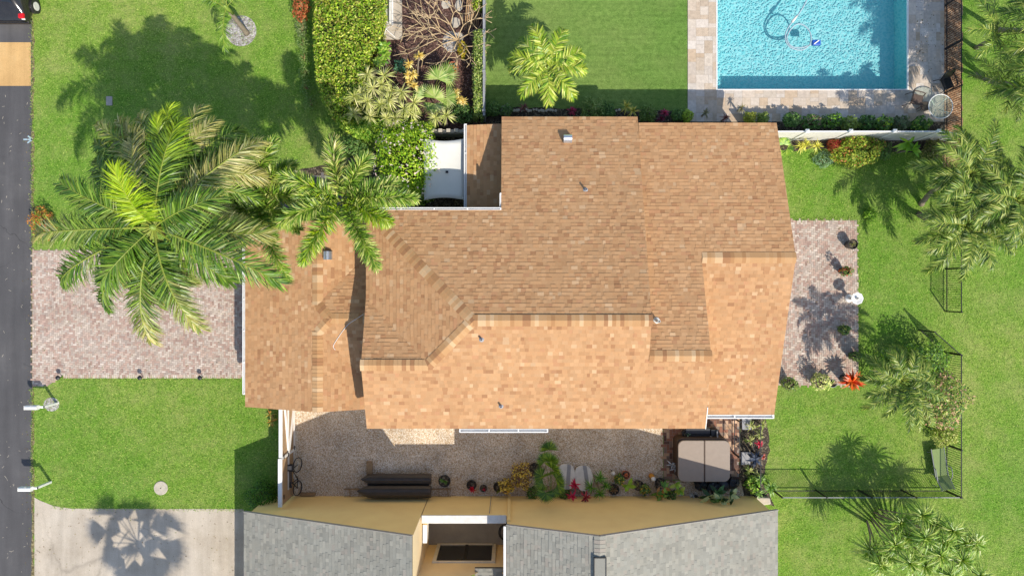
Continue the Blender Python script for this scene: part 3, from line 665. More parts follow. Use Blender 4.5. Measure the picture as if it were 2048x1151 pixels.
# ------------------------------------------------------------------ foliage builders
UP = np.array([0, 0, 1.0])
def unit(a): return a / np.maximum(1e-9, np.linalg.norm(a, axis=-1, keepdims=True))
def blades(mb, p0, d, L, wd, hang, cols, roll=0.35, up=UP):
    n = len(p0); d = unit(d); sd = np.cross(d, up + RNG.normal(0, roll, (n, 3))); sd = unit(sd)
    L = np.broadcast_to(L, (n,))[:, None]; wd = np.broadcast_to(wd, (n,))[:, None]; hang = np.broadcast_to(hang, (n,))[:, None]
    mid = p0 + d * L * 0.5 - UP * L * hang * 0.22; tip = p0 + d * L * 0.97 - UP * L * hang
    V = np.stack([p0 - sd * wd * .3, p0 + sd * wd * .3, mid + sd * wd * .5, mid - sd * wd * .5, tip], 1).reshape(-1, 3)
    b = (np.arange(n) * 5)[:, None]
    mb.V.append(V); F = np.concatenate([b + [0, 1, 2, 3]], 1) + mb.n; T = b + [3, 2, 4] + mb.n; mb.n += len(V)
    mb.F.extend(F.tolist()); mb.F.extend(T.tolist()); K = list(map(tuple, cols)); mb.K.extend(K); mb.K.extend(K)
def pick(cols, n, jit=0.16):
    c = np.array(cols)[RNG.integers(0, len(cols), n)]; return c * RNG.uniform(1 - jit, 1 + jit, (n, 1))
def leaves(mb, p, nrm, size, cols, spread=0.7):
    n = len(p); nr = unit(nrm + RNG.normal(0, spread, (n, 3))); a = unit(np.cross(nr, RNG.normal(0, 1, (n, 3)))); b = np.cross(nr, a)
    s = (size * RNG.uniform(0.45, 1.45, n))[:, None]
    V = np.stack([p - a * s, p + b * s * .5 + nr * s * .12, p + a * s, p - b * s * .5 + nr * s * .12], 1).reshape(-1, 3)
    F = (np.arange(n) * 4)[:, None] + [0, 1, 2, 3]; mb.addarr(V, F, cols)
PALMG = [C(92, 128, 32), C(112, 150, 40), C(74, 112, 30), C(140, 168, 62), C(64, 98, 34), C(122, 140, 62)]
LIME = [C(160, 186, 24), C(140, 174, 22), C(178, 196, 48)]
DRY = [C(190, 180, 108), C(160, 158, 80), C(205, 196, 138), C(120, 140, 60)]
FOX = [C(140, 172, 55), C(172, 190, 80), C(110, 148, 44), C(196, 202, 115), C(92, 130, 40)]
def frond(parent, base, az, L, el0, droop, wl, n, cols, plume=0.0, hang=0.35, lw=0.05, tipcols=None, rcol=C(150, 162, 66), name='frond', v=0.22, petiole=0.14):
    mb = MB(); M_ = 16; ts = np.linspace(0, 1, M_); el = el0 - droop * ts ** 1.25; ca, sa = math.cos(az), math.sin(az)
    bend = RNG.normal(0, 0.12)
    A = az + bend * ts ** 2
    T = np.stack([np.cos(el) * np.cos(A), np.cos(el) * np.sin(A), np.sin(el)], 1)
    Pn = np.array(base) + np.concatenate([[[0, 0, 0]], np.cumsum(T[:-1] * (L / (M_ - 1)), 0)])
    mb.tube([Vector(p) for p in Pn], [0.03 * (1 - .85 * u) * (L / 3.2) + .004 for u in ts], 4, rcol)
    for s in (-1, 1):
        t = np.linspace(petiole, 0.995, n) + RNG.normal(0, .25 / n, n); t = np.clip(t, .05, 1)
        p = np.stack([np.interp(t, ts, Pn[:, k]) for k in range(3)], 1); tt = unit(np.stack([np.interp(t, ts, T[:, k]) for k in range(3)], 1))
        sd = unit(np.cross(tt, UP)) * s; up = np.cross(sd * s, tt)
        ang = np.radians(72 - (48 if plume == 0 else 22) * t ** 1.5) + RNG.normal(0, .09, n); r = RNG.normal(v, .12, n) + RNG.uniform(-plume, plume, n)
        d = tt * np.cos(ang)[:, None] + (sd * np.cos(r)[:, None] + up * np.sin(r)[:, None]) * np.sin(ang)[:, None]
        ln = wl * (np.clip(np.sin(PI * (0.12 + 0.74 * t)) ** 0.8, .2, 1) if plume == 0 else np.clip(1.25 - .8 * t ** 3, .3, 1) * np.clip(.55 + 2.2 * t, 0, 1)) * RNG.uniform(.82, 1.08, n)
        cc = pick(cols, n)
        if tipcols is not None:
            w_ = np.clip((t - .45) * 2 + RNG.normal(0, .25, n), 0, 1)[:, None]; cc = cc * (1 - w_) + pick(tipcols, n) * w_
        blades(mb, p, d + RNG.normal(0, .09, (n, 3)), ln, lw * RNG.uniform(.75, 1.15, n), hang * RNG.uniform(.3, 1.7, n), cc, .5)
    return mb.build(name, M['palm'], parent)
def trunk(parent, a, b, r0, r1, curve=(0, 0, 0), n=14, m='bark'):
    a = Vector(a); b = Vector(b); c = Vector(curve); pts = []; rad = []
    for i in range(n + 1):
        u = i / n; pts.append(a.lerp(b, u) + c * math.sin(PI * u)); rad.append((r0 + (r1 - r0) * u) * (1 + .05 * (i % 2)) * (1.25 if i == 0 else 1))
    mb = MB(); mb.tube(pts, rad, 10); return mb.build('trunk', M[m], parent, smooth=True)
def palm(name, label, base, top, fr, r0=.18, r1=.12, crown=True, curve=(0, 0, 0), group=None, n=46, lw=.05, plume=0, wl=.8, hang=.35, cols=PALMG, v=.22, petiole=.14):
    t = thing(name, label, 'palm', base, group); trunk(t, base, top, r0, r1, curve)
    top = Vector(top)
    if crown:
        mb = MB(); mb.tube([top + Vector((0, 0, -.5)), top + Vector((0, 0, 0)), top + Vector((0, 0, .35))], [r1 * 1.15, r1 * 1.25, r1 * .5], 10, C(140, 165, 70)); mb.build('crownshaft', M['palm'], t, smooth=True)
    for f in fr:
        # f: azimuth deg (photo: 0 right, 90 up), length, start elevation deg, droop deg, colours, tip colours
        az, L, e0, dr = math.radians(f[0]), f[1], math.radians(f[2]), math.radians(f[3])
        c = f[4] if len(f) > 4 and f[4] else cols; tc = f[5] if len(f) > 5 else None; wf = f[6] if len(f) > 6 else 1
        frond(t, tuple(top + Vector((0, 0, .15)) + Vector((math.cos(az), math.sin(az), 0)) * r1 * .5), az, L, e0, dr, wl * wf, n, c, plume, hang, lw, tc, v=v, petiole=petiole)
    return t
def azd(c, t): return math.degrees(math.atan2(-(t[1] - c[1]), t[0] - c[0]))

# ------------------------------------------------------------------ palms
c = (312, 455); top = P(*c, 8.6)
FR = []
for (tp, e0, dr, cs, tc, k) in (((292, 356), 72, 62, LIME, None, 1.0), ((140, 372), 34, 62, None, None, 1), ((58, 470), 22, 66, None, DRY, 1), ((85, 566), 16, 74, None, None, 1), ((228, 570), 34, 60, None, None, 1),
      ((268, 688), 14, 72, None, DRY, .95), ((372, 662), 18, 74, None, DRY, .9), ((560, 545), 14, 60, None, None, 1), ((452, 398), 36, 60, None, None, 1), ((225, 238), 2, 58, DRY, DRY, .85), ((348, 234), 12, 56, None, LIME, 1.0),
      ((490, 262), 2, 56, DRY, DRY, .95), ((128, 292), 0, 64, None, None, .9), ((168, 218), -6, 60, None, DRY, .8), ((330, 600), 6, 76, None, None, .9), ((150, 620), 4, 76, None, None, .8), ((510, 470), 2, 66, None, DRY, .9), ((430, 330), -8, 66, DRY, None, .9), ((405, 285), -4, 62, None, DRY, .9), ((285, 245), -6, 60, None, None, .9), ((190, 420), 4, 62, None, None, .9), ((175, 520), 4, 66, None, DRY, .9), ((440, 560), 4, 64, None, None, .9), ((300, 330), 8, 62, None, None, .9)):
    dist = math.hypot(tp[0] - c[0], tp[1] - c[1]) / 57.0
    # horizontal reach of an arching frond as a share of its length
    ts = np.linspace(0, 1, 40); reach = np.cos(np.radians(e0) - np.radians(dr) * ts ** 1.25).mean()
    FR.append((azd(c, tp), dist / reach * 0.96, e0, dr, cs, tc, k))
for k in range(12): FR.append((random.uniform(0, 360), random.uniform(2.6, 3.7), random.uniform(-12, 8), random.uniform(55, 85), PALMG[2:] + DRY[1:2] if k % 3 else DRY, DRY if k % 2 else None, .85))
palm('palm_tree', 'tall palm with a broad arching crown over the brick driveway, one lime upright frond', P(399, 512), tuple(top), FR, .2, .14, curve=(0.3, 0, 0), n=125, lw=.05, wl=.98, hang=.45)
c = (510, 388); FR = []
for tp in ((500, 285), (548, 287), (592, 455), (572, 545), (425, 425), (440, 345), (600, 395), (490, 480), (455, 480), (475, 300), (580, 330), (540, 470)):
    FR.append((azd(c, tp), math.hypot(tp[0] - c[0], tp[1] - c[1]) / 50 * 1.12, 25, 70))
c2 = (352, 350); F2 = []
for (tp, e0, dr, cs, tc, k) in (((165, 232), 10, 60, None, DRY, .9), ((222, 232), 14, 62, DRY, DRY, .9), ((290, 250), 20, 62, None, None, .9), ((420, 240), 14, 60, DRY, DRY, .9), ((500, 300), 8, 62, None, DRY, .9), ((500, 390), 4, 66, None, None, .9), ((180, 330), 6, 66, None, None, .9), ((210, 400), 2, 70, None, None, .9), ((440, 430), 4, 70, DRY, None, .9), ((345, 215), 30, 66, PALMG, LIME, .9), ((390, 300), 40, 60, None, None, .8), ((300, 300), 45, 60, None, None, .8), ((140, 270), 4, 62, None, None, .9), ((255, 215), 6, 60, None, DRY, .9), ((385, 205), 8, 60, None, DRY, .9), ((460, 250), 6, 62, None, None, .9), ((512, 340), 6, 66, DRY, DRY, .9), ((330, 240), 40, 60, None, LIME, .8), ((150, 420), 2, 68, None, None, .9)):
    ts = np.linspace(0, 1, 40); F2.append((azd(c2, tp), math.hypot(tp[0] - c2[0], tp[1] - c2[1]) / 53.0 / np.cos(np.radians(e0) - np.radians(dr) * ts ** 1.25).mean() * .95, e0, dr, cs, tc, k))
palm('palm_tree', 'shorter shaggy palm with many straw coloured fronds just behind the tall palm on the lawn', P(372, 372), tuple(P(*c2, 7.3)), F2, .18, .13, n=110, lw=.045, wl=.85, hang=.5)
palm('foxtail_palm', 'bushy foxtail palm between the tall palm and the garage roof corner', P(516, 405), tuple(P(*c, 5.6)), FR, .14, .1, n=200, plume=1.3, wl=.58, hang=.12, lw=.05, cols=FOX, petiole=.08)
c = (688, 402); FR = []
for (tp, cs) in (((668, 284), FOX + DRY), ((737, 318), FOX), ((572, 352), FOX + LIME[:1]), ((565, 440), FOX), ((826, 396), FOX), ((776, 444), FOX + LIME), ((757, 528), FOX), ((612, 520), FOX + LIME[:1]), ((790, 370), FOX[2:]), ((600, 395), FOX)):
    FR.append((azd(c, tp), math.hypot(tp[0] - c[0], tp[1] - c[1]) / 52 * 1.1, 28, 66, cs))
palm('foxtail_palm', 'foxtail palm with plume fronds spreading over the garage roof beside the white flowering bush', P(746, 434), tuple(P(*c, 6.2)), FR, .14, .1, n=250, plume=1.3, wl=.6, hang=.12, lw=.05, cols=FOX, petiole=.08)
c = (455, 18); FR = []
for (tp, k) in (((452, 100), 1), ((392, -8), 1), ((505, -18), 1), ((470, -60), 1), ((420, -55), 1)):
    FR.append((azd(c, tp), math.hypot(tp[0] - c[0], tp[1] - c[1]) / 48 * 1.1, 25, 60, None, None, k))
palm('young_palm', 'slender young palm leaning out of a white pebble ring on the front lawn', P(493, 66), tuple(P(*c, 2.6)), FR, .13, .08, n=40, wl=.5, lw=.035, cols=PALMG[:4])
c = (1096, 138); FR = []
for (tp, cs) in (((1070, 62), None), ((1122, 70), None), ((1155, 112), None), ((1160, 140), None), ((1140, 190), None), ((1095, 200), None), ((1050, 185), None), ((1028, 120), None), ((1030, 140), None), ((1045, 90), FOX), ((1120, 105), LIME), ((1075, 170), None)):
    FR.append((azd(c, tp), math.hypot(tp[0] - c[0], tp[1] - c[1]) / 46 * 1.25, 40, 95, cs))
palm('christmas_palm', 'small bright palm on the artificial turf beside the bed at the roof edge', P(1092, 172), tuple(P(*c, 2.5)), FR, .1, .08, n=70, wl=.58, lw=.07, hang=.35, cols=[C(160, 185, 50), C(130, 165, 40), C(192, 205, 80), C(100, 140, 35), C(205, 210, 110), C(170, 180, 60)], petiole=.05)
# palms of the right-hand garden
GPAL = [C(84, 116, 36), C(106, 140, 42), C(160, 178, 74), C(66, 96, 30), C(182, 188, 96), C(126, 150, 52)]  # sunlit yellow and dark gap tones put into the leaflet colours
def burst(c, h, R, n, e=(10, 55), dr=(50, 90), a0=0, a1=360, cs=GPAL):
    return [(a0 + (a1 - a0) * (k + random.uniform(-.3, .3)) / n, R * random.uniform(.8, 1.1) * 1.15, random.uniform(*e), random.uniform(*dr), cs) for k in range(n)]
palm('garden_palm', 'feathery palm leaning over the black fence east of the lawn, upper of two', P(1842, 408), tuple(P(1938, 352, 3.3)), burst(0, 0, 2.0, 20), .12, .08, n=84, wl=.56, lw=.036, curve=(-.2, .2, 0))
palm('garden_palm', 'feathery palm with a pale curved trunk leaning over the black fence, lower of two', P(1838, 428), tuple(P(1930, 452, 3.1)), burst(0, 0, 2.1, 20), .12, .08, n=84, wl=.56, lw=.036, curve=(-.1, -.25, 0))
palm('garden_palm', 'leafy palm behind the fence corner at the far right above the lawn', P(1950, 418), tuple(P(2030, 400, 3.6)), burst(0, 0, 2.0, 18), .12, .08, n=84, wl=.56, lw=.036)
palm('garden_palm', 'drooping palm beyond the pool fence at the top right', P(1952, 96), tuple(P(1990, 75, 2.8)), burst(0, 0, 1.9, 10), .1, .07, n=46, wl=.5, lw=.03, cols=PALMG + DRY[:1])
palm('garden_palm', 'low palm in the grass beside the pool fence close to the glass table', P(1950, 150), tuple(P(2010, 175, 2.4)), burst(0, 0, 1.5, 9), .1, .07, n=44, wl=.45, lw=.03)
palm('garden_palm', 'dense palm just beyond the right edge whose shade covers the pool deck corner', P(1990, 165), tuple(P(2108, 180, 4.2)), burst(0, 0, 1.9, 16), .12, .08, n=60, wl=.6, lw=.045)
palm('garden_palm', 'dense palm beyond the upper right edge shading the deck by the pool', P(1995, 60), tuple(P(2112, 62, 4.2)), burst(0, 0, 2.0, 16), .12, .08, n=60, wl=.6, lw=.045)
palm('patio_palm', 'soft feathery palm beside the brick patio casting a long leafy shadow', P(1760, 748), tuple(P(1800, 762, 2.9)), burst(0, 0, 1.75, 18, (15, 50), (55, 95)), .09, .06, n=96, wl=.42, lw=.03)
def heads(t, pts, r, n, cols, w_, hname='leaf_head', el=(-25, 80), hang=.35, base=None, stem=True):
    for (px, py, h) in pts:
        p = P(px, py, h); mb = MB(); az = RNG.uniform(0, 2 * PI, n); e = np.radians(RNG.uniform(el[0], el[1], n)); L = r * RNG.uniform(.75, 1.1, n)
        d = np.stack([np.cos(e) * np.cos(az), np.cos(e) * np.sin(az), np.sin(e)], 1)
        blades(mb, np.tile(np.array(p), (n, 1)), d, L, w_, hang, pick(cols, n), .15); mb.build(hname, M['palm'], t)
        if stem:
            b = base if base else Vector((p.x * (1 - .0), p.y, 0)); mb = MB(); b = Vector(b); bb = Vector((b.x + (p.x - b.x) * .3, b.y + (p.y - b.y) * .3, 0.0))
            mb.tube([bb, bb.lerp(p, .5) + Vector((0, 0, .15)), p], [.045, .035, .03], 6); mb.build('stem', M['bark'], t)
def spiky(name, label, cat, pts, r, n, cols, w_=.03, group=None, **k):
    cx = sum(P(a, b, h).x for a, b, h in pts) / len(pts); cy = sum(P(a, b, h).y for a, b, h in pts) / len(pts)
    t = thing(name, label, cat, (cx, cy, 0), group); heads(t, pts, r, n, cols, w_, base=k.pop('base', (cx, cy, 0)) if len(pts) > 1 else None, **k); return t
DRAC = [C(205, 205, 125), C(186, 190, 104), C(228, 222, 155), C(168, 176, 86)]
pts = [(1790, 1090, 2.9), (1850, 1075, 3.4), (1905, 1060, 3.0), (1880, 1110, 3.5), (1820, 1125, 3.2), (1800, 1045, 2.6), (1925, 1120, 3.1), (1760, 1128, 2.7), (1845, 1030, 2.9), (1900, 1150, 3.3), (1950, 1085, 2.8), (1960, 1150, 3), (1870, 1050, 2.6), (1815, 1075, 2.6), (1850, 1130, 3.0), (1930, 1085, 2.8), (1780, 1110, 2.5), (1885, 1085, 3.0), (1740, 1100, 2.2)]
spiky('screw_pine', 'large clump of green spiky screw pine heads in the lawn at the bottom right', 'plant', pts, .95, 90, [C(135, 170, 55), C(160, 185, 75), C(110, 150, 46), C(180, 192, 96)], .045, base=tuple(P(1752, 1030)), hang=.5)
spiky('dracaena', 'pale spiky dracaena with many heads overlapping the trimmed hedge', 'plant', [(734, 149, 2), (768, 152, 2.2), (746, 176, 2.1), (763, 170, 2.0), (708, 194, 2.0), (724, 188, 1.8), (735, 203, 2.1)], .6, 52, DRAC, .036)
spiky('dracaena', 'pale spiky dracaena with many heads in the middle of the mixed bed', 'plant', [(803, 184, 2.2), (762, 210, 2.1), (778, 201, 2.2), (828, 206, 2.3), (808, 218, 2.2), (783, 184, 1.8), (822, 226, 2)], .6, 52, DRAC, .036)
spiky('dracaena', 'pale spiky dracaena whose low heads hang over the flowering bush', 'plant', [(740, 233, 1.9), (772, 236, 1.9), (790, 236, 1.9), (708, 228, 1.8)], .52, 48, DRAC, .036)
spiky('dracaena', 'pale spiky dracaena pair growing above the breeze block wall', 'plant', [(871, 236, 1.9), (893, 232, 2)], .52, 50, DRAC, .036)
YEL = [C(238, 208, 110), C(225, 190, 90), C(245, 225, 150), C(200, 175, 80)]
spiky('song_of_india', 'yellow variegated upright plant beside the fan palm in the mulch', 'plant', [(818, 128, 1.7), (838, 112, 1.8), (815, 150, 1.7), (826, 148, 1.8), (820, 165, 1.6), (828, 172, 1.7), (788, 186, 1.5)], .3, 34, YEL, .05)
spiky('song_of_india', 'yellow variegated plant near the end of the green screen hedge', 'plant', [(912, 184, 1.2), (918, 198, 1.2), (926, 203, 1.1)], .28, 30, YEL, .05)
def fanleaf(mb, c, az, el, R, n, cols, w_=.05, spread=100):
    a = np.radians(np.linspace(-spread, spread, n)); f = np.array([math.cos(el) * math.cos(az), math.cos(el) * math.sin(az), math.sin(el)]); s = unit(np.cross(f, UP)); 
    d = f[None] * np.cos(a)[:, None] + s[None] * np.sin(a)[:, None]
    nn = np.cross(s, f); nn = nn if nn[2] > 0 else -nn
    blades(mb, np.tile(np.array(c), (n, 1)), d, R * RNG.uniform(.88, 1.05, n), w_, .12, pick(cols, n), .05, up=nn[None])
def fanpalm(name, label, base, lv, R, cols, n=22, w_=.07, group=None, cat='palm', th=None):
    t = thing(name, label, cat, tuple(base), group); base = Vector(base)
    if th: trunk(t, tuple(base), tuple(base + Vector(th)), .1, .09); base = base + Vector(th)
    for (px, py, h, az, el) in lv:
        p = P(px, py, h); mb = MB(); mb.tube([base + Vector((0, 0, .05)), base.lerp(p, .5) + Vector((0, 0, .18)), p], .014, 5, C(130, 140, 70)); fanleaf(mb, p, math.radians(az), math.radians(el), R * random.uniform(.9, 1.1), n, cols, w_); mb.build('fan_leaf', M['palm'], t)
    return t
FAN = [C(165, 185, 95), C(140, 168, 78), C(190, 200, 125), C(112, 145, 60)]
fanpalm('fan_palm', 'broad pale green fan palm in the mulch bed beside the plumeria', P(868, 185), [(876, 158, 1.3, 80, 25), (850, 192, 1.3, 110, 30), (870, 196, 1.5, 70, 40), (890, 150, 1.2, 20, 15), (893, 195, 1.2, -10, 15), (868, 208, 1.2, -90, 10)], .68, FAN)
t_ = fanpalm('fan_palm', 'green fan palm standing on its thin trunk against the yellow wall', P(1098, 975), [(1100, 922, 1.9, 75, 20), (1090, 920, 1.8, 130, 15), (1104, 936, 2.1, 50, 45), (1084, 952, 1.8, 170, 10), (1112, 956, 1.9, 25, 20), (1114, 970, 1.8, -20, 10), (1092, 985, 1.9, -105, 15), (1106, 980, 1.8, -60, 10), (1086, 966, 1.8, 205, 5), (1096, 950, 2.2, 110, 60), (1098, 898, 1.2, 95, 5)], .52, [C(105, 140, 30), C(85, 120, 25), C(140, 165, 45), C(65, 100, 22)], 26, .06, th=(-.0, .25, 1.6))
fanpalm('shadow_palm', 'tall fan palm beyond the picture whose shadow falls on the neighbour concrete driveway', P(420, 1385), [], .9, FAN)
o = [x for x in bpy.data.objects if x.name.startswith('shadow_palm')][0]
ctr = Vector((-13.7, -18.1, 7.2)); trunk(o, (-14.0, -18.2, 0), tuple(ctr), .2, .15)
for k in range(26):
    az = k * 2.399; el = math.radians(55 - 85 * (k / 25)); L = (.9, 1.35, 1.15)[k % 3] * random.uniform(.85, 1.1); d = Vector((math.cos(el) * math.cos(az), math.cos(el) * math.sin(az), math.sin(el))); p = ctr + d * L
    mb = MB(); mb.tube([ctr, p], .02, 5, C(130, 140, 70)); fanleaf(mb, p, az, el - .45, 1.2, 22, FAN, .07, 48); mb.build('fan_leaf', M['palm'], o)

# ------------------------------------------------------------------ hedges and shrubs
GREEN = [C(120, 165, 40), C(150, 185, 60), C(88, 135, 30), C(176, 200, 84), C(70, 110, 30)]
YG = [C(170, 195, 50), C(190, 202, 70), C(140, 175, 38), C(108, 146, 30), C(212, 212, 110), C(84, 116, 28), C(124, 160, 36), C(150, 140, 60)]
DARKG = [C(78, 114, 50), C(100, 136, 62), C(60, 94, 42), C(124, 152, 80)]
def hedge(name, label, outline, h, n, size, cols, h0=0.15, cat='hedge', bumpy=.12):
    pts = ccw([(p[0], p[1]) for p in outline]); cx = sum(p[0] for p in pts) / len(pts); cy = sum(p[1] for p in pts) / len(pts)
    t = thing(name, label, cat, (cx, cy, 0)); core = MB(); ins = [((x - cx) * .93 + cx, (y - cy) * .96 + cy) for x, y in pts]
    core.prism(ins, 0.0, h - .22, C(40, 55, 22)); core.build('branches', M['leaf'], t)
    xs = [p[0] for p in pts]; ys = [p[1] for p in pts]; P_ = []; Nn = []
    while len(P_) < n:
        x = random.uniform(min(xs), max(xs)); y = random.uniform(min(ys), max(ys))
        if inpoly(x, y, pts): P_.append((x, y, h + bumpy * (math.sin(x * 3.1 + y) * .5 + math.sin(y * 4.3 - x * 2) * .5) + random.uniform(-.22, .08))); Nn.append((0, 0, 1))
    per = [(pts[i], pts[(i + 1) % len(pts)]) for i in range(len(pts))]; Ls = [math.hypot(b[0] - a[0], b[1] - a[1]) for a, b in per]
    for k in range(int(n * .7)):
        i = random.choices(range(len(per)), Ls)[0]; a, b = per[i]; u = random.random(); x = a[0] + (b[0] - a[0]) * u; y = a[1] + (b[1] - a[1]) * u; nx, ny = (b[1] - a[1]) / Ls[i], -(b[0] - a[0]) / Ls[i]; o_ = random.uniform(-.12, .1)
        P_.append((x + nx * o_, y + ny * o_, random.uniform(h0, h))); Nn.append((nx, ny, .5))
    mb = MB(); leaves(mb, np.array(P_), np.array(Nn, float), size, pick(cols, len(P_), .22)); mb.build('foliage', M['leaf'], t); return t
hedge('hedge', 'long thick trimmed yellow green hedge between front lawn and patio slab', pxs([(628, -70), (765, -70), (757, 60), (735, 100), (728, 140), (726, 175), (700, 185), (700, 240), (665, 232), (648, 205), (634, 160), (628, 90)], 1.6), 1.6, 13000, .055, YG)
hedge('hedge', 'lower band of the trimmed green hedge running under the dracaenas', pxs([(672, 225), (745, 240), (865, 245), (862, 268), (760, 272), (700, 262), (672, 245)], 1.3), 1.3, 4200, .05, GREEN + YG[:2])
hedge('hedge', 'narrow green hedge along the grey wall beside the turf', pxs([(948, 60), (966, 60), (966, 232), (948, 232)], 1.2), 1.2, 2600, .045, [C(165, 180, 90), C(140, 165, 70), C(190, 198, 120)] + DARKG[:1])
def shrub(name, label, px, py, r, h, cols, size=.06, n=600, cat='shrub', group=None, ry=None, squash=.5, flow=None, stem=True):
    c = P(px, py, h * .6); ry = ry or r; t = thing(name, label, cat, (c.x, c.y, 0), group)
    d = unit(RNG.normal(0, 1, (n, 3))); rho = RNG.uniform(.35, 1, n) ** .45 * (1 + .22 * np.sin(d[:, 0] * 5 + px) * np.cos(d[:, 1] * 4 + py))
    p = np.stack([c.x + d[:, 0] * r * rho, c.y + d[:, 1] * ry * rho, np.maximum(.04, h * .55 + d[:, 2] * h * squash * rho)], 1)
    mb = MB(); leaves(mb, p, d + UP * .8, size, pick(cols, n, .22)); fo = mb.build('foliage', M['leaf'], t)
    if stem:
        mb = MB()
        for k in range(5): q = RNG.uniform(0, 2 * PI); mb.tube([(c.x, c.y, 0), (c.x + r * .45 * math.cos(q), c.y + ry * .45 * math.sin(q), h * .6)], [.025, .01], 5)
        mb.build('stem', M['wood'], t)
    if flow:
        m2 = flow[1]; d2 = d[:m2].copy(); d2[:, 2] = np.abs(d2[:, 2]); p2 = np.stack([c.x + d2[:, 0] * r * 1.05, c.y + d2[:, 1] * ry * 1.05, h * .55 + d2[:, 2] * h * squash * 1.05 + .03], 1)
        mb = MB(); leaves(mb, np.repeat(p2, 3, 0) + RNG.normal(0, .04, (m2 * 3, 3)), np.repeat(d2, 3, 0) + UP, flow[2], pick(flow[0], m2 * 3, .1)); tag(mb.build('flowers', M['leaf'], t), kind='stuff')
    return t
shrub('flowering_bush', 'big bright green bush with pale pink blossom beside the white canopy', 812, 322, 1.42, 2.9, [C(160, 190, 40), C(140, 180, 30), C(185, 205, 60), C(105, 150, 28)], .06, 5200, ry=1.75, flow=([C(240, 220, 215), C(235, 205, 200)], 130, .045))
shrub('flowering_bush', 'darker green part shaded bush at the foot of the pink blossom bush', 838, 385, .75, 1.5, GREEN, .055, 1500, ry=.6)
shrub('croton_bush', 'rusty red croton bush at the top of the hedge', 600, 12, .38, 1.0, [C(175, 90, 50), C(150, 70, 40), C(190, 120, 70)], .05, 700, ry=.75)
shrub('grey_shrub', 'grey green low shrub below the rusty croton by the hedge', 602, 55, .3, .6, [C(140, 155, 105), C(120, 140, 88)], .03, 700, ry=.5)
for i, (px, py, rr) in enumerate(((604, 85, .28), (606, 115, .28), (607, 145, .3), (612, 175, .3), (620, 205, .32))):
    shrub('low_shrub', ['small sage shrub touching the hedge edge, topmost of its row', 'small sage shrub in the hedge edge row, second from the top', 'small sage shrub midway along the hedge edge row', 'small sage shrub in the hedge edge row, fourth from the top', 'small sage shrub ending the hedge edge row near the corner'][i], px, py, rr, .5, [C(120, 150, 75), C(95, 130, 55), C(140, 160, 95)], .03, 500, group='low shrubs along the hedge', ry=.42)
for i, (px, py, rr, lb) in enumerate(((742, 65, .4, 'split leaf philodendron between hedge and white slab, nearest the slab'), (770, 95, .5, 'split leaf philodendron at the corner of the concrete slab'), (737, 100, .45, 'split leaf philodendron tucked against the hedge side'), (765, 118, .45, 'split leaf philodendron lowest of the group beside the mulch'))):
    t = thing('philodendron', lb, 'plant', tuple(P(px, py, 0)), 'philodendrons beside the hedge'); heads(t, [(px + random.uniform(-10, 10), py + random.uniform(-10, 10), 1.1) for k in range(5)], .32, 16, GREEN[:4], .1, 'leaf_cluster', (-10, 50), .3)
shrub('round_shrub', 'dark round shrub at the corner between lawn, side gate and grey roof', 524, 995, .72, 1.5, [C(60, 100, 25), C(80, 125, 34), C(45, 78, 20), C(100, 145, 45)], .05, 2400)
shrub('croton_bush', 'orange and green croton at the road edge under the tall palm', 84, 448, .6, .8, [C(195, 120, 55), C(170, 100, 50), C(140, 165, 50), C(200, 150, 70)], .06, 900, ry=.8)
spiky('bromeliad', 'orange green spiky plant in the corner by the garage and side gate', 'plant', [(540, 828, .4), (543, 842, .35)], .32, 26, [C(190, 180, 80), C(205, 140, 60), C(160, 170, 80)], .05)
shrub('green_shrub', 'bright green shrub joining the hedge end to the pink blossom bush', 735, 262, .9, 1.5, GREEN[:4], .06, 2000, ry=.45)
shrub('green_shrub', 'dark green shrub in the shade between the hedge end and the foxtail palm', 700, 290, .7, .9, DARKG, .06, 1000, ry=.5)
# bed along the north eave and the pool deck
rowN = [(985, 216, .38, .9, DARKG, 'grey green shrub at the turf corner beside the grey wall'), (1012, 222, .3, .7, DARKG + [C(120, 130, 100)], 'second shrub along the roof edge bed from the turf corner'),
        (1186, 216, .62, 1.0, [C(120, 145, 75), C(95, 125, 55), C(150, 165, 95)], 'widest soft green shrub in the roof edge bed'), (1215, 222, .4, .8, DARKG, 'dark shrub right of the widest soft green shrub'),
        (1296, 226, .4, .9, [C(120, 140, 70), C(90, 120, 50)], 'upright green shrub just past the roof step'), (1375, 232, .3, .6, [C(170, 190, 70), C(140, 170, 55)], 'small light green shrub at the turf and deck boundary'), (1355, 230, .28, .6, DARKG, 'small dark shrub beside the pink bromeliad'),
        (1500, 236, .3, .6, [C(180, 180, 70), C(150, 160, 60)], 'yellow green shrub at the roof corner by the deck'), (1526, 236, .28, .6, [C(150, 165, 80), C(120, 140, 60)], 'shrub with yellow tips at the roof corner near the white fence')]
for (px, py, r, h, cs, lb) in rowN: shrub('bed_shrub', lb, px, py, r, h, cs, .05, int(900 * r / .4), group='shrubs in the bed along the roof edge')
spiky('dracaena', 'yellow striped spiky plant at the roof step above the bed', 'plant', [(1252, 213, .9), (1266, 222, .8)], .42, 40, [C(225, 205, 95), C(190, 185, 80), C(150, 165, 70)], .035)
for (px, py, lb) in ((1143, 221, 'pink red bromeliad between stones and soft green shrub'), (1329, 226, 'pink red bromeliad right of the upright green shrub'), (1322, 238, 'dark red bromeliad below the brighter pink one')):
    spiky('bromeliad', lb, 'plant', [(px, py, .35)], .3, 26, [C(215, 60, 110), C(170, 40, 80), C(120, 40, 60)] if 'dark' not in lb else [C(120, 25, 50), C(90, 25, 45)], .06, stem=False)
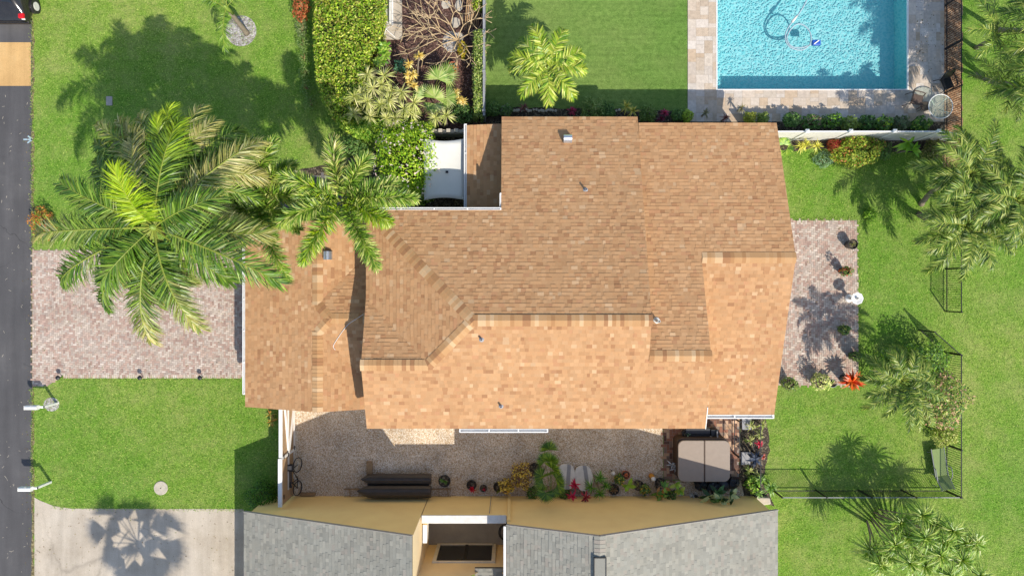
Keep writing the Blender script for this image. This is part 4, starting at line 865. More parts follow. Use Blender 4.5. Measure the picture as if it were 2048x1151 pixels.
for (px, py, lb) in ((1410, 226, 'thin spiky grey plant on the shaded deck edge'), (1450, 236, 'dark red ti plant on the shaded deck edge'), (1047, 214, 'purple brown ti plant by the first border stones'), (1483, 216, 'small spiky plant casting a shadow on the deck edge')):
    spiky('ti_plant', lb, 'plant', [(px, py, .6)], .32, 26, [C(120, 60, 70), C(140, 90, 80)] if 'red' in lb or 'purple' in lb else [C(120, 120, 90), C(150, 140, 100)], .04)
rowF = [(1585, 240, .42), (1625, 243, .5), (1665, 242, .5), (1700, 246, .42), (1735, 244, .45), (1768, 247, .4), (1800, 246, .42), (1842, 248, .5)]
for i, (px, py, r) in enumerate(rowF):
    lb = ['beside the roof corner', 'behind the first fence post', 'between the first and second fence posts', 'at the second fence post', 'right of the second fence post', 'left of the third fence post', 'near the brown chair', 'under the glass table end'][i]
    shrub('fence_shrub', 'dark leafy shrub ' + lb + ' along the pool deck', px, py, r, .9, [DARKG, DARKG[:2] + [C(130, 120, 90)], DARKG + GREEN[:1], [C(150, 165, 80), C(120, 140, 70)], DARKG[:3], DARKG + YG[:1], [C(110, 120, 85), C(90, 105, 70)], GREEN[2:] + DARKG][i], .075, 420, group='dark shrubs between deck and white fence', ry=.35)
# planting south of the white fence
shrub('croton_bush', 'broad yellow green bush with red tips below the white fence', 1718, 300, 1.15, 1.3, [C(150, 170, 50), C(115, 145, 40), C(180, 185, 70), C(95, 130, 36), C(160, 175, 60), C(170, 180, 64), C(125, 150, 44), C(176, 112, 60)], .06, 3000, ry=.8)
shrub('croton_bush', 'small red leaved croton at the left edge of the broad bush', 1668, 290, .3, .7, [C(190, 70, 60), C(205, 110, 70), C(150, 120, 50)], .06, 500)
spiky('dracaena', 'yellow spiky plant pair under the white fence near the roof', 'plant', [(1612, 288, .8), (1633, 292, .8), (1602, 292, .7)], .42, 40, [C(225, 215, 95), C(190, 195, 80)], .035)
fanpalm('fan_palm', 'small green fan palm at the roof corner under the white fence', P(1568, 292), [(1568, 288, .6, 90, 20), (1575, 298, .6, -40, 20), (1560, 298, .5, 200, 10)], .38, GREEN, 18)
shrub('grey_shrub', 'blue grey ground cover in the grass below the yellow spiky plants', 1648, 318, .55, .3, [C(130, 160, 120), C(110, 145, 100)], .04, 900, ry=.4)
spiky('banana_plant', 'bright lime broad leaved plant beyond the red tipped bush', 'plant', [(1818, 285, 1.3), (1826, 300, 1.1)], .6, 10, [C(160, 200, 50), C(130, 180, 40), C(100, 150, 35)], .16)
shrub('fence_shrub', 'brown green shrub at the fence corner below the white fence end', 1868, 300, .55, .7, [C(120, 125, 60), C(150, 145, 95), C(90, 105, 45)], .05, 900)
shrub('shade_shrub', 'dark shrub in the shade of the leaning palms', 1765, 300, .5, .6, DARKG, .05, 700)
# east garden bushes
shrub('variegated_bush', 'tall mottled bush with yellow and pink leaves near the patio palm', 1880, 800, 1.15, 2.6, [C(110, 140, 60), C(150, 170, 75), C(190, 180, 110), C(190, 150, 120), C(80, 115, 45)], .07, 3200, ry=1.35)
shrub('green_bush', 'dense green bush between the open gate and the patio palm', 1850, 722, 1.0, 1.9, DARKG + GREEN[:3], .06, 2600)
shrub('green_bush', 'loose green bush filling the ground under the patio palm', 1795, 745, 1.15, 1.5, DARKG + GREEN[:3], .05, 2600)
shrub('green_bush', 'leafy green bush between patio palm and the mottled bush', 1838, 795, .9, 1.7, GREEN[:3] + DARKG, .05, 2000)
shrub('light_bush', 'small yellow green bush above the garden lounger', 1892, 868, .6, 1.1, [C(170, 180, 80), C(140, 160, 60), C(190, 190, 110)], .06, 900)
shrub('grass_clump', 'low dark clump of leaves on the lawn near the leaning palm shadow', 1742, 430, .32, .5, GREEN[:3], .06, 350)

# bare plumeria
def branch(mb, p, d, L, r, lvl):
    q = p + d * L; mid = p + d * L * .5 + Vector((random.uniform(-.03, .03), random.uniform(-.03, .03), .03)); mb.tube([p, mid, q], [r, r * .88, r * .8], 6)
    if lvl == 0: return
    n = random.choice((2, 2, 2, 3)); a0 = random.uniform(0, 2 * PI); u = d.cross(Vector((0, 0, 1))); u = u.normalized() if u.length > .1 else Vector((1, 0, 0)); v_ = d.cross(u)
    for k in range(n):
        a = a0 + 2 * PI * k / n + random.uniform(-.4, .4); sp = random.uniform(.6, 1.0); nd = (d + (u * math.cos(a) + v_ * math.sin(a)) * sp); nd.z = max(nd.z, -.05) * .7 + .05; nd.normalize()
        branch(mb, q, nd, L * random.uniform(.72, .95), r * .8, lvl - 1)
t_ = thing('plumeria_tree', 'bare beige plumeria tree with forked branches over the red mulch', 'tree', tuple(P(916, 90)))
b0 = P(916, 90); mb = MB(); mb.tube([b0, b0 + Vector((.02, .05, .5))], [.1, .085], 8); mb.build('trunk', M['branch'], t_)
mb = MB(); random.seed(11)
for a, e, L in ((165, 30, .85), (120, 42, .8), (205, 26, .8), (60, 38, .75), (15, 35, .65), (255, 32, .7), (310, 30, .6), (150, 20, 1.0), (182, 14, .95)):
    a = math.radians(a); e = math.radians(e); branch(mb, b0 + Vector((.02, .05, .48)), Vector((math.cos(e) * math.cos(a), math.cos(e) * math.sin(a), math.sin(e))), L, .028, 3)
mb.build('branches', M['branch'], t_, smooth=True)
random.seed(5)

# ------------------------------------------------------------------ patio slab, stones, walls of the upper garden
mb = MB(); q = [P(755, -100), P(803, -100), P(805, 80), P(770, 80), P(760, 40)]
mb.prism(q, 0.0, .12); struct(mb, 'garden_path', M['concrete'])
mb = MB(); a = P(758, 45, .5); b = P(784, -100, .5); mb.box(a.x, b.x, a.y, b.y, .12, .18); mb.box(a.x - .05, a.x + .12, a.y, b.y, .12, .5); mb.box(a.x + .45, a.x + .55, a.y, b.y, .12, .4)
solo(mb, 'garden_bench', M['offwhite'], 'long white slatted bench standing on the pale slab beside the hedge', 'bench', bevel=.01)
t_ = thing('folding_stand', 'small white four legged folding stand on the pale slab', 'stand', tuple(P(772, 58, .12)))
for k in range(4):
    q = PI / 4 + k * PI / 2 + .2; p = P(772, 58, .6); mb = MB(); mb.tube([p, (p.x + .42 * math.cos(q), p.y + .42 * math.sin(q), .13)], .018, 6); mb.build('leg', M['white'], t_)
for i, (px, py, w_, h_, a) in enumerate(((892, 10, .24, .22, .6), (918, 12, .2, .3, -.4), (941, 26, .17, .34, .1), (912, 46, .22, .28, .5), (920, 75, .2, .24, .2))):
    p = P(px, py); mb = MB(); q = [(p.x + w_ * math.cos(a + t0) * k1_, p.y + h_ * math.sin(a + t0) * k1_) for t0, k1_ in zip(np.linspace(0, 2 * PI, 7, endpoint=False), (1, .9, 1.1, .95, 1.05, .9, 1))]; mb.prism(q, 0, .05)
    solo(mb, 'stepping_stone', M['stone'], ['pale stepping stone left of the pair at the top of the mulch', 'pale stepping stone right of the pair at the top of the mulch', 'pale tall stepping stone close to the grey wall', 'pale stepping stone behind the plumeria branches', 'pale stepping stone touching the pebble circle'][i], 'stone', 'stepping stones in the mulch', bevel=.015)
mb = MB(); c0 = P(903, 84); q = [(c0.x + .42 * math.cos(t0), c0.y + .5 * math.sin(t0)) for t0 in np.linspace(0, 2 * PI, 20, endpoint=False)]; mb.prism(q, 0, .03); struct(mb, 'pebble_circle', M['pebble'])
t_ = thing('grey_garden_wall', 'thin grey wall dividing the mulch garden from the artificial turf', 'wall', tuple(P(971, 120)))
a = P(968, 240); mb = MB(); mb.box(a.x, a.x + .09, P(0, 244).y, 16, 0, 1.25); mb.build('panel', M['grey'], t_)
for k in range(5): mb = MB(); y = P(0, 235).y + k * 1.8; mb.box(a.x - .02, a.x + .11, y - .05, y + .05, 0, 1.32); mb.build('post', M['grey'], t_)
mb = MB(); y0 = P(0, 40).y; xg = a.x - .62; t_ = thing('slatted_gate', 'brown slatted gate leaning in the mulch beside the grey wall', 'gate', (xg, y0, 0))
for k in range(8): mb.bar((xg - .3 + k * .09, y0 - .5 + k * .03, .05), (xg - .1 + k * .09, y0 + .6 + k * .03, 1.0), .05, .02)
mb.build('slats', M['wood'], t_)
for i in range(22):
    px = 1028 + i * 4.9 if i < 18 else 1220 + (i - 18) * 6; p = P(px + random.uniform(-1, 1), 221 + random.uniform(-1.5, 1.5)); mb = MB(); r = random.uniform(.05, .08); n = 7
    prof = [(r * .9, 0), (r * 1.1, r * .5), (r * .8, r)]; mb.lathe((p.x, p.y, .012), prof, 7)
    solo(mb, 'border_stone', M['stone'], 'pale rounded border stone between turf and roof edge bed', 'stone', 'border stones along the turf')

# ------------------------------------------------------------------ pots and things along the yellow wall
def pot(name, label, px, py, r, h, m, group=None, cat='pot'):
    c = P(px, py, h); c.z = 0; t = thing(name, label, cat, (c.x, c.y, 0.006), group); mb = MB(); mb.lathe((c.x, c.y, .006), [(r * .72, 0), (r * .95, h * .8), (r, h), (r * .9, h), (r * .85, h * .86)], 18); mb.build('vessel', M[m], t, smooth=False)
    mb = MB(); mb.lathe((c.x, c.y, .006), [(r * .84, h * .5), (r * .86, h * .87)], 16); mb.build('soil', M['soil'], t); return Vector((c.x, c.y, h))
def aloe(name, label, p, r, n, cols, w_, cat='plant', el=(5, 80), hang=.25):
    mb = MB(); az = RNG.uniform(0, 2 * PI, n); e = np.radians(RNG.uniform(el[0], el[1], n)); d = np.stack([np.cos(e) * np.cos(az), np.cos(e) * np.sin(az), np.sin(e)], 1)
    blades(mb, np.tile(np.array(p) - UP * .03, (n, 1)), d, r * RNG.uniform(.75, 1.1, n), w_, hang, pick(cols, n), .12); return solo(mb, name, M['palm'], label, cat)
p = pot('plant_pot', 'black pot holding an aloe at the end of the ladder', 889, 961, .29, .3, 'blackpl'); aloe('aloe', 'dark green aloe in the black pot beside the ladder', p, .34, 12, [C(90, 130, 60), C(110, 150, 70)], .06)
p = pot('plant_pot', 'black pot with a red bromeliad left of the round grey pot', 943, 969, .24, .3, 'blackpl'); aloe('bromeliad', 'bright red bromeliad hanging over its black pot', p + Vector((.03, -.2, 0)), .24, 22, [C(235, 50, 75), C(200, 40, 60)], .07)
p = pot('plant_pot', 'round pale grey pot among the pots by the wall', 967, 976, .21, .34, 'greystone'); aloe('bromeliad', 'small crimson bromeliad in the round grey pot', p + Vector((.05, -.05, 0)), .15, 10, [C(215, 40, 70), C(160, 35, 50)], .05)
p = pot('plant_pot', 'black pot with a long paddle leaf beside the yellow downpipe', 997, 973, .25, .32, 'blackpl'); aloe('snake_plant', 'stiff olive snake plant rising from the pot beside the downpipe', p + Vector((.03, -.12, 0)), .6, 5, [C(130, 135, 60), C(110, 120, 50)], .1, el=(55, 85), hang=.02)
YC = [C(225, 195, 75), C(235, 210, 110), C(190, 160, 60), C(120, 95, 60)]
shrub('croton_bush', 'yellow leaved croton beside the black pot and the downpipe', 1012, 972, .34, .9, YC, .06, 420)
shrub('croton_bush', 'tall yellow and purple croton left of the fan palm', 1042, 952, .5, 1.1, YC + [C(110, 80, 70)], .06, 800, ry=.65)
p = pot('plant_pot', 'large brown pot with dry stems left of the fan palm', 1070, 938, .32, .4, 'spa'); 
for (px, py, lb, lean) in ((1132, 952, 'pale grey rounded board with a dark band leaning nearest the fan palm', -.1), (1168, 955, 'pale grey rounded board with a dark band leaning beside the bright spiky plant', .12)):
    c = P(px, py, .3); t_ = thing('leaning_board', lb, 'board', (c.x, c.y, 0), 'rounded boards by the wall'); mb = MB()
    def oval(dx0, dx1, z):
        V = []
        for k in range(24):
            q = 2 * PI * k / 24; x = .42 * math.copysign(abs(math.cos(q)) ** .7, math.cos(q)); y = .55 * math.copysign(abs(math.sin(q)) ** .8, math.sin(q)); x = min(max(x, dx0), dx1)
            X = x * math.cos(lean) - y * math.sin(lean); Y = x * math.sin(lean) + y * math.cos(lean); V.append((c.x + X, c.y + Y, z - y * .32))
        return V
    top_ = oval(-9, 9, .32); bot = oval(-9, 9, .24); mb.add(top_ + bot, [tuple(range(24)), tuple(range(24, 48))[::-1]] + [(i, 24 + i, 24 + (i + 1) % 24, (i + 1) % 24) for i in range(24)]); mb.build('board', M['offwhite'], t_)
    s_ = oval(.02, .2, .326); mb = MB(); mb.add(s_, [tuple(range(24))]); mb.build('dark_band', M['grey'], t_)
    mb = MB(); mb.box(c.x - .2, c.x + .2, c.y - .45, c.y - .3, 0.006, .38); mb.box(c.x - .3, c.x + .3, c.y + .2, c.y + .4, 0.006, .1); mb.build('support', M['wood'], t_)
spiky('dracaena', 'bright green spiky bush of many heads right of the grey boards', 'plant', [(1182, 973, .9), (1200, 955, 1.0), (1212, 970, .9), (1200, 985, .8)], .42, 42, [C(100, 150, 50), C(130, 175, 70), C(75, 120, 40)], .035)
for (px, py, lb) in ((1150, 968, 'magenta ti plant between the grey boards and the wall'), (1144, 992, 'red leaved ti plant lower left of the magenta one'), (1172, 994, 'red leaved ti plant against the yellow wall under the spiky bush')):
    spiky('ti_plant', lb, 'plant', [(px, py, .9)], .36, 16, [C(215, 40, 90), C(190, 40, 70)] if 'magenta' in lb else [C(170, 45, 60), C(110, 35, 45), C(215, 90, 90)], .08)
t_ = thing('solar_lamp', 'short black garden lamp with a pale globe on the gravel', 'lamp', tuple(P(1223, 940)))
p = P(1223, 940); mb = MB(); mb.tube([p, p + Vector((0, 0, .4))], .03, 8); mb.build('post', M['blackpl'], t_); mb = MB(); mb.lathe(p, [(.02, .38), (.08, .43), (.1, .5), (.07, .57), (.02, .6)], 12); mb.build('globe', M['offwhite'], t_, smooth=True)
p = pot('plant_pot', 'orange glazed bowl of succulents in the pot row', 1252, 949, .2, .28, 'terra'); aloe('succulent', 'peach rosette succulent filling the orange glazed bowl', p, .16, 26, [C(235, 150, 100), C(220, 120, 80)], .06)
p = pot('plant_pot', 'black pot with dry stems under the orange bowl', 1228, 978, .26, .3, 'blackpl'); aloe('dry_plant', 'withered brown plant in the black pot right of the spiky bush', p, .3, 16, [C(150, 120, 80), C(120, 95, 65)], .04)
p = pot('plant_pot', 'black pot with thin branching stems in the middle of the pot row', 1277, 970, .25, .3, 'blackpl'); aloe('cactus', 'thin grey green branching succulent in the middle black pot', p, .5, 9, [C(150, 145, 95), C(130, 130, 80)], .03, el=(15, 60))
aloe('banana_leaf_plant', 'pair of broad lime leaves below the orange bowl', P(1257, 972, .7), .42, 5, [C(150, 185, 30), C(120, 165, 30)], .2, el=(-10, 25))
t_ = thing('garden_gnome', 'small orange and white garden figure standing among the pots', 'figurine', tuple(P(1302, 950)))
p = P(1302, 950); mb = MB(); mb.lathe(p, [(.12, .006), (.13, .2), (.1, .34)], 14); mb.build('base', M['orange'], t_, smooth=True); mb = MB(); mb.lathe(p + Vector((.03, -.06, 0)), [(.1, .34), (.11, .42), (.06, .52), (.01, .55)], 14); mb.build('head', M['white'], t_, smooth=True)
p = pot('plant_pot', 'black pot under the broad leaves left of the spa', 1321, 966, .27, .32, 'blackpl')
spiky('croton_bush', 'green broad leaved plant with orange stems against the yellow wall', 'plant', [(1315, 985, .8), (1330, 975, .9), (1322, 992, .7)], .38, 9, [C(130, 170, 60), C(90, 140, 50), C(180, 130, 70)], .14)
spiky('ficus', 'lime green broad leaved plant close to the spa corner', 'plant', [(1352, 968, .9), (1362, 980, .8)], .36, 9, [C(160, 190, 70), C(190, 205, 90), C(120, 165, 50)], .17)
t_ = thing('drain_pipe', 'short black and white pipe ends lying by the yellow wall under the big leaves', 'pipe', tuple(P(1386, 992)))
for k, (px, py) in enumerate(((1383, 991), (1393, 994))): p = P(px, py, .15); mb = MB(); mb.lathe((p.x, p.y, 0.006), [(.09, 0), (.09, .3), (.065, .3), (.065, .05)], 14); mb.build('pipe', M['offwhite'] if k == 0 else M['blackpl'], t_)
for i, (px, py, r) in enumerate(((1402, 968, .3), (1425, 974, .34), (1444, 972, .36), (1468, 966, .3))):
    c = P(px, py, .2); mb = MB(); prof = [(r * .8, 0.006), (r, .15), (r * .8, .32), (r * .3, .4), (r * .05, .42)]; mb.lathe((c.x, c.y, 0), prof, 14)
    for v in mb.V: v += RNG.normal(0, .022, v.shape) * (v[:, 2:3] > .05)
    solo(mb, 'black_sack', M['blackpl'], ['black sack at the left end behind the spa', 'flattened black sack second from the left behind the spa', 'crumpled black sack third from the left behind the spa', 'black sack at the right end next to the plant bed'][i], 'sack', 'black sacks behind the spa')
spiky('bird_of_paradise', 'dark glossy large leaved plant leaning on the yellow wall behind the spa', 'plant', [(1420, 992, 1.2), (1440, 1000, 1.4), (1462, 990, 1.3), (1435, 985, 1.1)], .55, 9, [C(60, 95, 45), C(80, 120, 60), C(45, 75, 38), C(190, 200, 140)], .2)
for (px, py, r, lb, cs) in ((1065, 985, .3, 'shaggy dark foliage at the foot of the fan palm on the left', DARKG), (1128, 985, .3, 'low dark foliage right of the fan palm foot', DARKG), (1238, 958, .24, 'straggly olive foliage between the globe lamp and the orange bowl', DARKG + YC[:1]), (1290, 978, .26, 'olive foliage under the garden figure', DARKG + YC[:1]), (1342, 990, .28, 'dark foliage against the yellow wall left of the spa', DARKG)):
    shrub('wall_plant', lb, px, py, r, .6, cs, .06, 320, cat='plant')
# ------------------------------------------------------------------ spa
def rrect(x0, x1, y0, y1, r, n=6):
    out = []
    for (cx, cy, a) in ((x1 - r, y1 - r, 0), (x0 + r, y1 - r, 90), (x0 + r, y0 + r, 180), (x1 - r, y0 + r, 270)):
        for k in range(n + 1): q = math.radians(a + 90 * k / n); out.append((cx + r * math.cos(q), cy + r * math.sin(q)))
    return out
x0, x1, y0, y1 = 7.68, 10.08, -8.95, -7.04
t_ = thing('hot_tub', 'square hot tub closed with a folding taupe cover beside the house', 'hot tub', ((x0 + x1) / 2, (y0 + y1) / 2, .012))
mb = MB(); mb.prism(rrect(x0 - .02, x1 - .02, y0 + .04, y1 + .08, .25), .012, .84); mb.build('cabinet', M['spa'], t_)
xm = (x0 + x1) / 2 + .02
for (a, b) in ((x0, xm - .012), (xm + .012, x1)):
    q = [p for p in rrect(x0, x1, y0, y1, .28)]; q = clip(q, [(a, y0 - 1), (b, y0 - 1), (b, y1 + 1), (a, y1 + 1)]); mb = MB(); mb.prism(q, .845, .95); mb.build('cover_half', M['cover'], t_, bevel=.03)
mb = MB(); mb.box(xm - .03, xm + .03, y0 + .02, y1 - .02, .93, .956); mb.build('cover_hinge', M['spa'], t_)
t_ = thing('deck_box', 'dark grey storage bench with a ridged lid north of the spa', 'storage box', tuple(P(1393, 866)))
a = P(1372, 879, .45); b = P(1419, 856, .45); mb = MB(); mb.box(a.x, b.x, a.y, b.y, .014, .4); mb.build('box', M['grey'], t_, bevel=.02); mb = MB(); mb.box(a.x - .02, b.x + .02, a.y - .02, (a.y + b.y) / 2 - .01, .4, .46); mb.box(a.x - .02, b.x + .02, (a.y + b.y) / 2 + .01, b.y + .02, .4, .5); mb.build('lid', M['blackpl'], t_, bevel=.02)
p = pot('plant_pot', 'dark pot left of the storage bench', 1374, 868, .22, .45, 'blackpl'); aloe('succulent', 'pale mint rosette succulent beside the storage bench', p + Vector((.05, 0, 0)), .2, 30, [C(160, 190, 160), C(130, 165, 135)], .06)
t_ = thing('waste_bin', 'small dark bin with a propped steel pole at the spa corner', 'bin', tuple(P(1430, 868))); a = P(1422, 878, .5); b = P(1437, 858, .5); mb = MB(); mb.box(a.x, b.x, a.y, b.y, .014, .5); mb.build('bin', M['blackpl'], t_, bevel=.03); mb = MB(); mb.tube([P(1420, 872, .5), P(1436, 880, .7)], .03, 6); mb.tube([P(1434, 862, .55), P(1436, 882, .75)], .035, 6); mb.build('pole', M['grey'], t_)
spiky('silver_plant', 'silvery frosted plant standing left of the spa', 'plant', [(1343, 928, .5), (1350, 936, .5)], .28, 18, [C(170, 175, 185), C(200, 205, 215), C(120, 125, 135)], .05)
# bed east of the spa
for (px, py, lb) in ((1518, 887, 'vivid red bromeliad beside the black rail east of the spa'), (1526, 912, 'dull red bromeliad below the vivid one east of the spa')):
    spiky('bromeliad', lb, 'plant', [(px, py, .35)], .27 if py < 900 else .2, 24, [C(225, 40, 80), C(190, 30, 60)] if py < 900 else [C(190, 80, 70), C(160, 90, 60)], .06, stem=False)
STRP = [C(190, 195, 110), C(150, 170, 70), C(215, 210, 140), C(120, 145, 55)]
for (px, py, lb) in ((1502, 850, 'pale strap leaf plant just below the white gutter'), (1524, 848, 'pale strap leaf plant at the gutter end beside the lawn'), (1520, 868, 'pale strap leaf plant above the vivid red bromeliad'), (1500, 880, 'pale strap leaf plant inside the rail'), (1498, 940, 'pale strap leaf plant at the spa corner of the bed'), (1512, 950, 'pale strap leaf plant low in the bed')):
    spiky('liriope', lb, 'plant', [(px, py, .3)], .36, 34, STRP, .03, stem=False, hang=.5)
spiky('agave', 'green star shaped spiky plant at the lower fence end', 'plant', [(1541, 975, .5)], .5, 40, [C(130, 170, 70), C(100, 145, 55)], .05, stem=False)
spiky('agave', 'smaller green spiky plant left of the star shaped one', 'plant', [(1520, 958, .5), (1518, 985, .4)], .35, 30, [C(140, 175, 80), C(100, 140, 60)], .05, stem=False)
spiky('dark_plant', 'blue black leaning strap plant at the edge of the lawn east of the spa', 'plant', [(1512, 918, .8)], .5, 12, [C(45, 55, 75), C(60, 70, 90)], .12, el=(-20, 40))
shrub('fern', 'leafy fern in the bed corner behind the spa', 1508, 968, .4, .7, GREEN, .06, 500)
mb = MB(); c = P(1522, 1003, .3); mb.prism([(c.x - .32, c.y - .22), (c.x + .5, c.y - .12), (c.x + .42, c.y + .2), (c.x - .2, c.y + .22)], 0.008, .3); solo(mb, 'pale_rock', M['stone'], 'pale pink rock at the corner of the grey roof and the lower fence', 'rock', bevel=.06)
for (px, py, lb) in ((1492, 845, 'grey paving block under the gutter east of the spa'), (1490, 915, 'grey paving block beside the spa')):
    p = P(px, py); mb = MB(); mb.box(p.x - .22, p.x + .22, p.y - .3, p.y + .3, .008, .1); solo(mb, 'paving_block', M['grey'], lb, 'paving block', bevel=.01)

# ------------------------------------------------------------------ side gate, boats, ladder, bicycle
t_ = thing('side_gate', 'white framed side gate of tan slats closing the gravel yard', 'gate', (-10.35, -7.5, 0))
X = -10.36; Y0, Y1 = -9.78, -5.35; ZT = 2.0
mb = MB(); n = 9
for k in range(n): mb.box(X - .015, X + .015, Y0, Y1, .06 + k * .21, .06 + k * .21 + .19)
mb.build('slats', M['tan'], t_)
mb = MB(); mb.box(X - .09, X + .09, Y0, -7.62, ZT - .06, ZT + .03); mb.build('top_rail', M['white'], t_, bevel=.01)
mb = MB(); mb.box(X - .06, X + .1, -7.58, Y1, ZT - .05, ZT + .02); mb.build('top_rail', M['white'], t_, bevel=.01)
mb = MB()
for (a, b) in ((-7.7, -7.58), (-5.5, -5.36)): mb.box(X + .017, X + .07, a, b, .05, ZT - .06)
for z in (.1, .95): mb.box(X + .017, X + .065, -7.58, -5.5, z, z + .1)
mb.bar((X + .05, -7.6, .95), (X + .05, -5.5, .2), .05, .09, up=(1, 0, 0)); mb.bar((X + .05, -7.6, 1.0), (X + .05, -5.5, 1.5), .05, .09, up=(1, 0, 0)); mb.build('brace', M['white'], t_)
mb = MB(); mb.box(X + .017, X + .06, -9.3, -7.7, .9, 1.02); mb.box(X + .017, X + .05, -9.0, -7.7, .1, .2); mb.build('brace', M['offwhite'], t_)
mb = MB()
for (y, z) in ((-7.55, .2), (-7.6, 1.7), (-7.65, 1.1), (-9.4, 1.7)): mb = MB(); mb.box(X + .07, X + .1, y - .1, y + .1, z, z + .05); mb.build('hinge', M['black'], t_)
# twin hull boat turned on its side against the wall
t_ = thing('twin_hull_boat', 'dark brown twin hulled dinghy stored upside down against the yellow wall', 'boat', tuple(P(790, 985)))
def hull(xa, xb, yc, zc, w_, h_, tilt):
    mb = MB(); st = []; K = 14
    for i in range(K + 1):
        u = i / K; x = xa + (xb - xa) * u; s = min(1, (u / .16)) ** .55 if u < .16 else 1.0; s = max(s, .12); e = 1.0 if u < .97 else .93
        ring = []
        for (yy, zz) in ((-1, -1), (-.98, 0), (-.72, .62), (-.28, .86), (-.25, .8), (.25, .8), (.28, .86), (.72, .62), (.98, 0), (1, -1)):
            y = yy * w_ / 2 * s * e; z = zz * h_ / 2 * (0.55 + .45 * s); ring.append((x, yc + y * math.cos(tilt) - z * math.sin(tilt), zc + y * math.sin(tilt) + z * math.cos(tilt)))
        st += ring
    F = [];n = 10
    for i in range(K):
        for k in range(n): F.append((i * n + k, (i + 1) * n + k, (i + 1) * n + (k + 1) % n, i * n + (k + 1) % n))
    F += [tuple(range(n)), tuple(K * n + k for k in range(n))[::-1]]; mb.add(st, F); return mb
a = P(722, 958, .55); b = P(862, 958, .55); HA = hull(a.x, b.x, a.y, .5, .5, .42, -.25)
for dy, dz in ((-.1, .2), (.08, .16)): HA.bar((a.x + .5, a.y + dy, .5 + dz), (b.x - .03, a.y + dy, .5 + dz), .03, .03)
HA.build('hull', M['hull'], t_)
a = P(714, 985, .8); b = P(861, 985, .8); HA = hull(a.x, b.x, -9.45, .72, .56, .5, -.45)
for dy, dz in ((-.02, .235), (.16, .16)): HA.bar((a.x + .5, -9.45 + dy, .72 + dz), (b.x - .03, -9.45 + dy, .72 + dz), .03, .03)
HA.build('hull', M['hull'], t_)
mb = MB(); a = P(735, 970, .4); b = P(858, 970, .4); mb.box(a.x, b.x, -9.5, -8.75, .32, .4); mb.build('deck', M['hull'], t_)
mb = MB(); mb.box(a.x + .4, a.x + .6, -9.4, -8.8, .006, .33); mb.box(b.x - .6, b.x - .4, -9.4, -8.8, .006, .33); mb.build('thwart', M['hull'], t_)
t_ = thing('wooden_ladder', 'weathered wooden ladder lying along the wall behind the boat', 'ladder', tuple(P(800, 985)))
for (py, h) in ((977, .08), (993, .12)):
    a = P(688, py, h); b = P(902, py, h); mb = MB(); mb.bar(a, b, .05, .05); mb.build('rail', M['wood'], t_)
a = P(700, 977, .1); b = P(700, 993, .14); n = 12
for k in range(n): dx = k * (P(895, 977).x - P(700, 977).x) / (n - 1); mb = MB(); mb.bar(a + Vector((dx, 0, 0)), b + Vector((dx, 0, 0)), .035, .035); mb.build('rung', M['wood'], t_)
mb = MB(); a = P(739, 945, .1); mb.box(a.x - .14, a.x + .14, P(0, 958).y, P(0, 921).y, .006, .12); solo(mb, 'wooden_plank', M['wood'], 'grey brown plank lying under the front of the boat', 'plank', bevel=.01)
mb = MB(); a = P(616, 990); mb.box(a.x - .35, a.x + .37, a.y + .02, a.y + .16, .006, .14); solo(mb, 'timber_block', M['wood'], 'short brown timber on the gravel beside the bicycle wheel', 'timber', bevel=.01)
t_ = thing('bicycle', 'black bicycle with a grey basket leaning against the side gate', 'bicycle', (-10.0, -8.9, .006)); bx = -10.0
LE = -.28
def lp(y, z, x=0.0): return Vector((bx + x + z * math.tan(LE), y, z + .006))
for yc in (-8.32, -9.42):
    mb = MB(); mb.tube([lp(yc + .33 * math.cos(q), .34 + .33 * math.sin(q)) for q in np.linspace(0, 2 * PI, 28)], .024, 6); wh = mb.build('wheel', M['blackpl'], t_)
    mb = MB()
    for k in range(8): q = PI * k / 8; mb.tube([lp(yc + .32 * math.cos(q), .34 + .32 * math.sin(q)), lp(yc - .32 * math.cos(q), .34 - .32 * math.sin(q))], .005, 4)
    mb.build('spokes', M['steel'], wh)
mb = MB()
for A, B_ in (((-8.32, .34), (-8.45, .92)), ((-8.43, .78), (-8.98, .32)), ((-8.44, .84), (-9.02, .78)), ((-8.98, .32), (-9.06, .86)), ((-8.98, .32), (-9.42, .34)), ((-9.04, .76), (-9.42, .34))): mb.tube([lp(*A), lp(*B_)], .022, 7)
mb.build('frame', M['black'], t_)
mb = MB(); mb.tube([lp(-8.45, 1.0, -.28), lp(-8.42, 1.02, 0), lp(-8.45, 1.0, .28)], .018, 6); mb.build('handlebar', M['black'], t_)
mb = MB(); p = lp(-9.07, .9); mb.prism([(p.x - .09, p.y - .16), (p.x + .09, p.y - .16), (p.x + .03, p.y + .14), (p.x - .03, p.y + .14)], p.z - .02, p.z + .05); mb.build('saddle', M['blackpl'], t_, bevel=.02)
mb = MB(); p = lp(-8.28, .92); mb.box(p.x - .17, p.x + .17, p.y - .14, p.y + .14, p.z - .12, p.z + .12); bk = mb.build('basket', M['blackpl'], t_, bevel=.02); mb = MB(); mb.box(p.x - .11, p.x + .11, p.y - .09, p.y + .09, p.z + .121, p.z + .14); mb.build('lid', M['greystone'], bk)
mb = MB(); q = [lp(-8.45, .95), lp(-9.0, .9)]; mb.bar(q[0], q[1], .12, .05); mb.build('frame_cover', M['wicker'], t_)

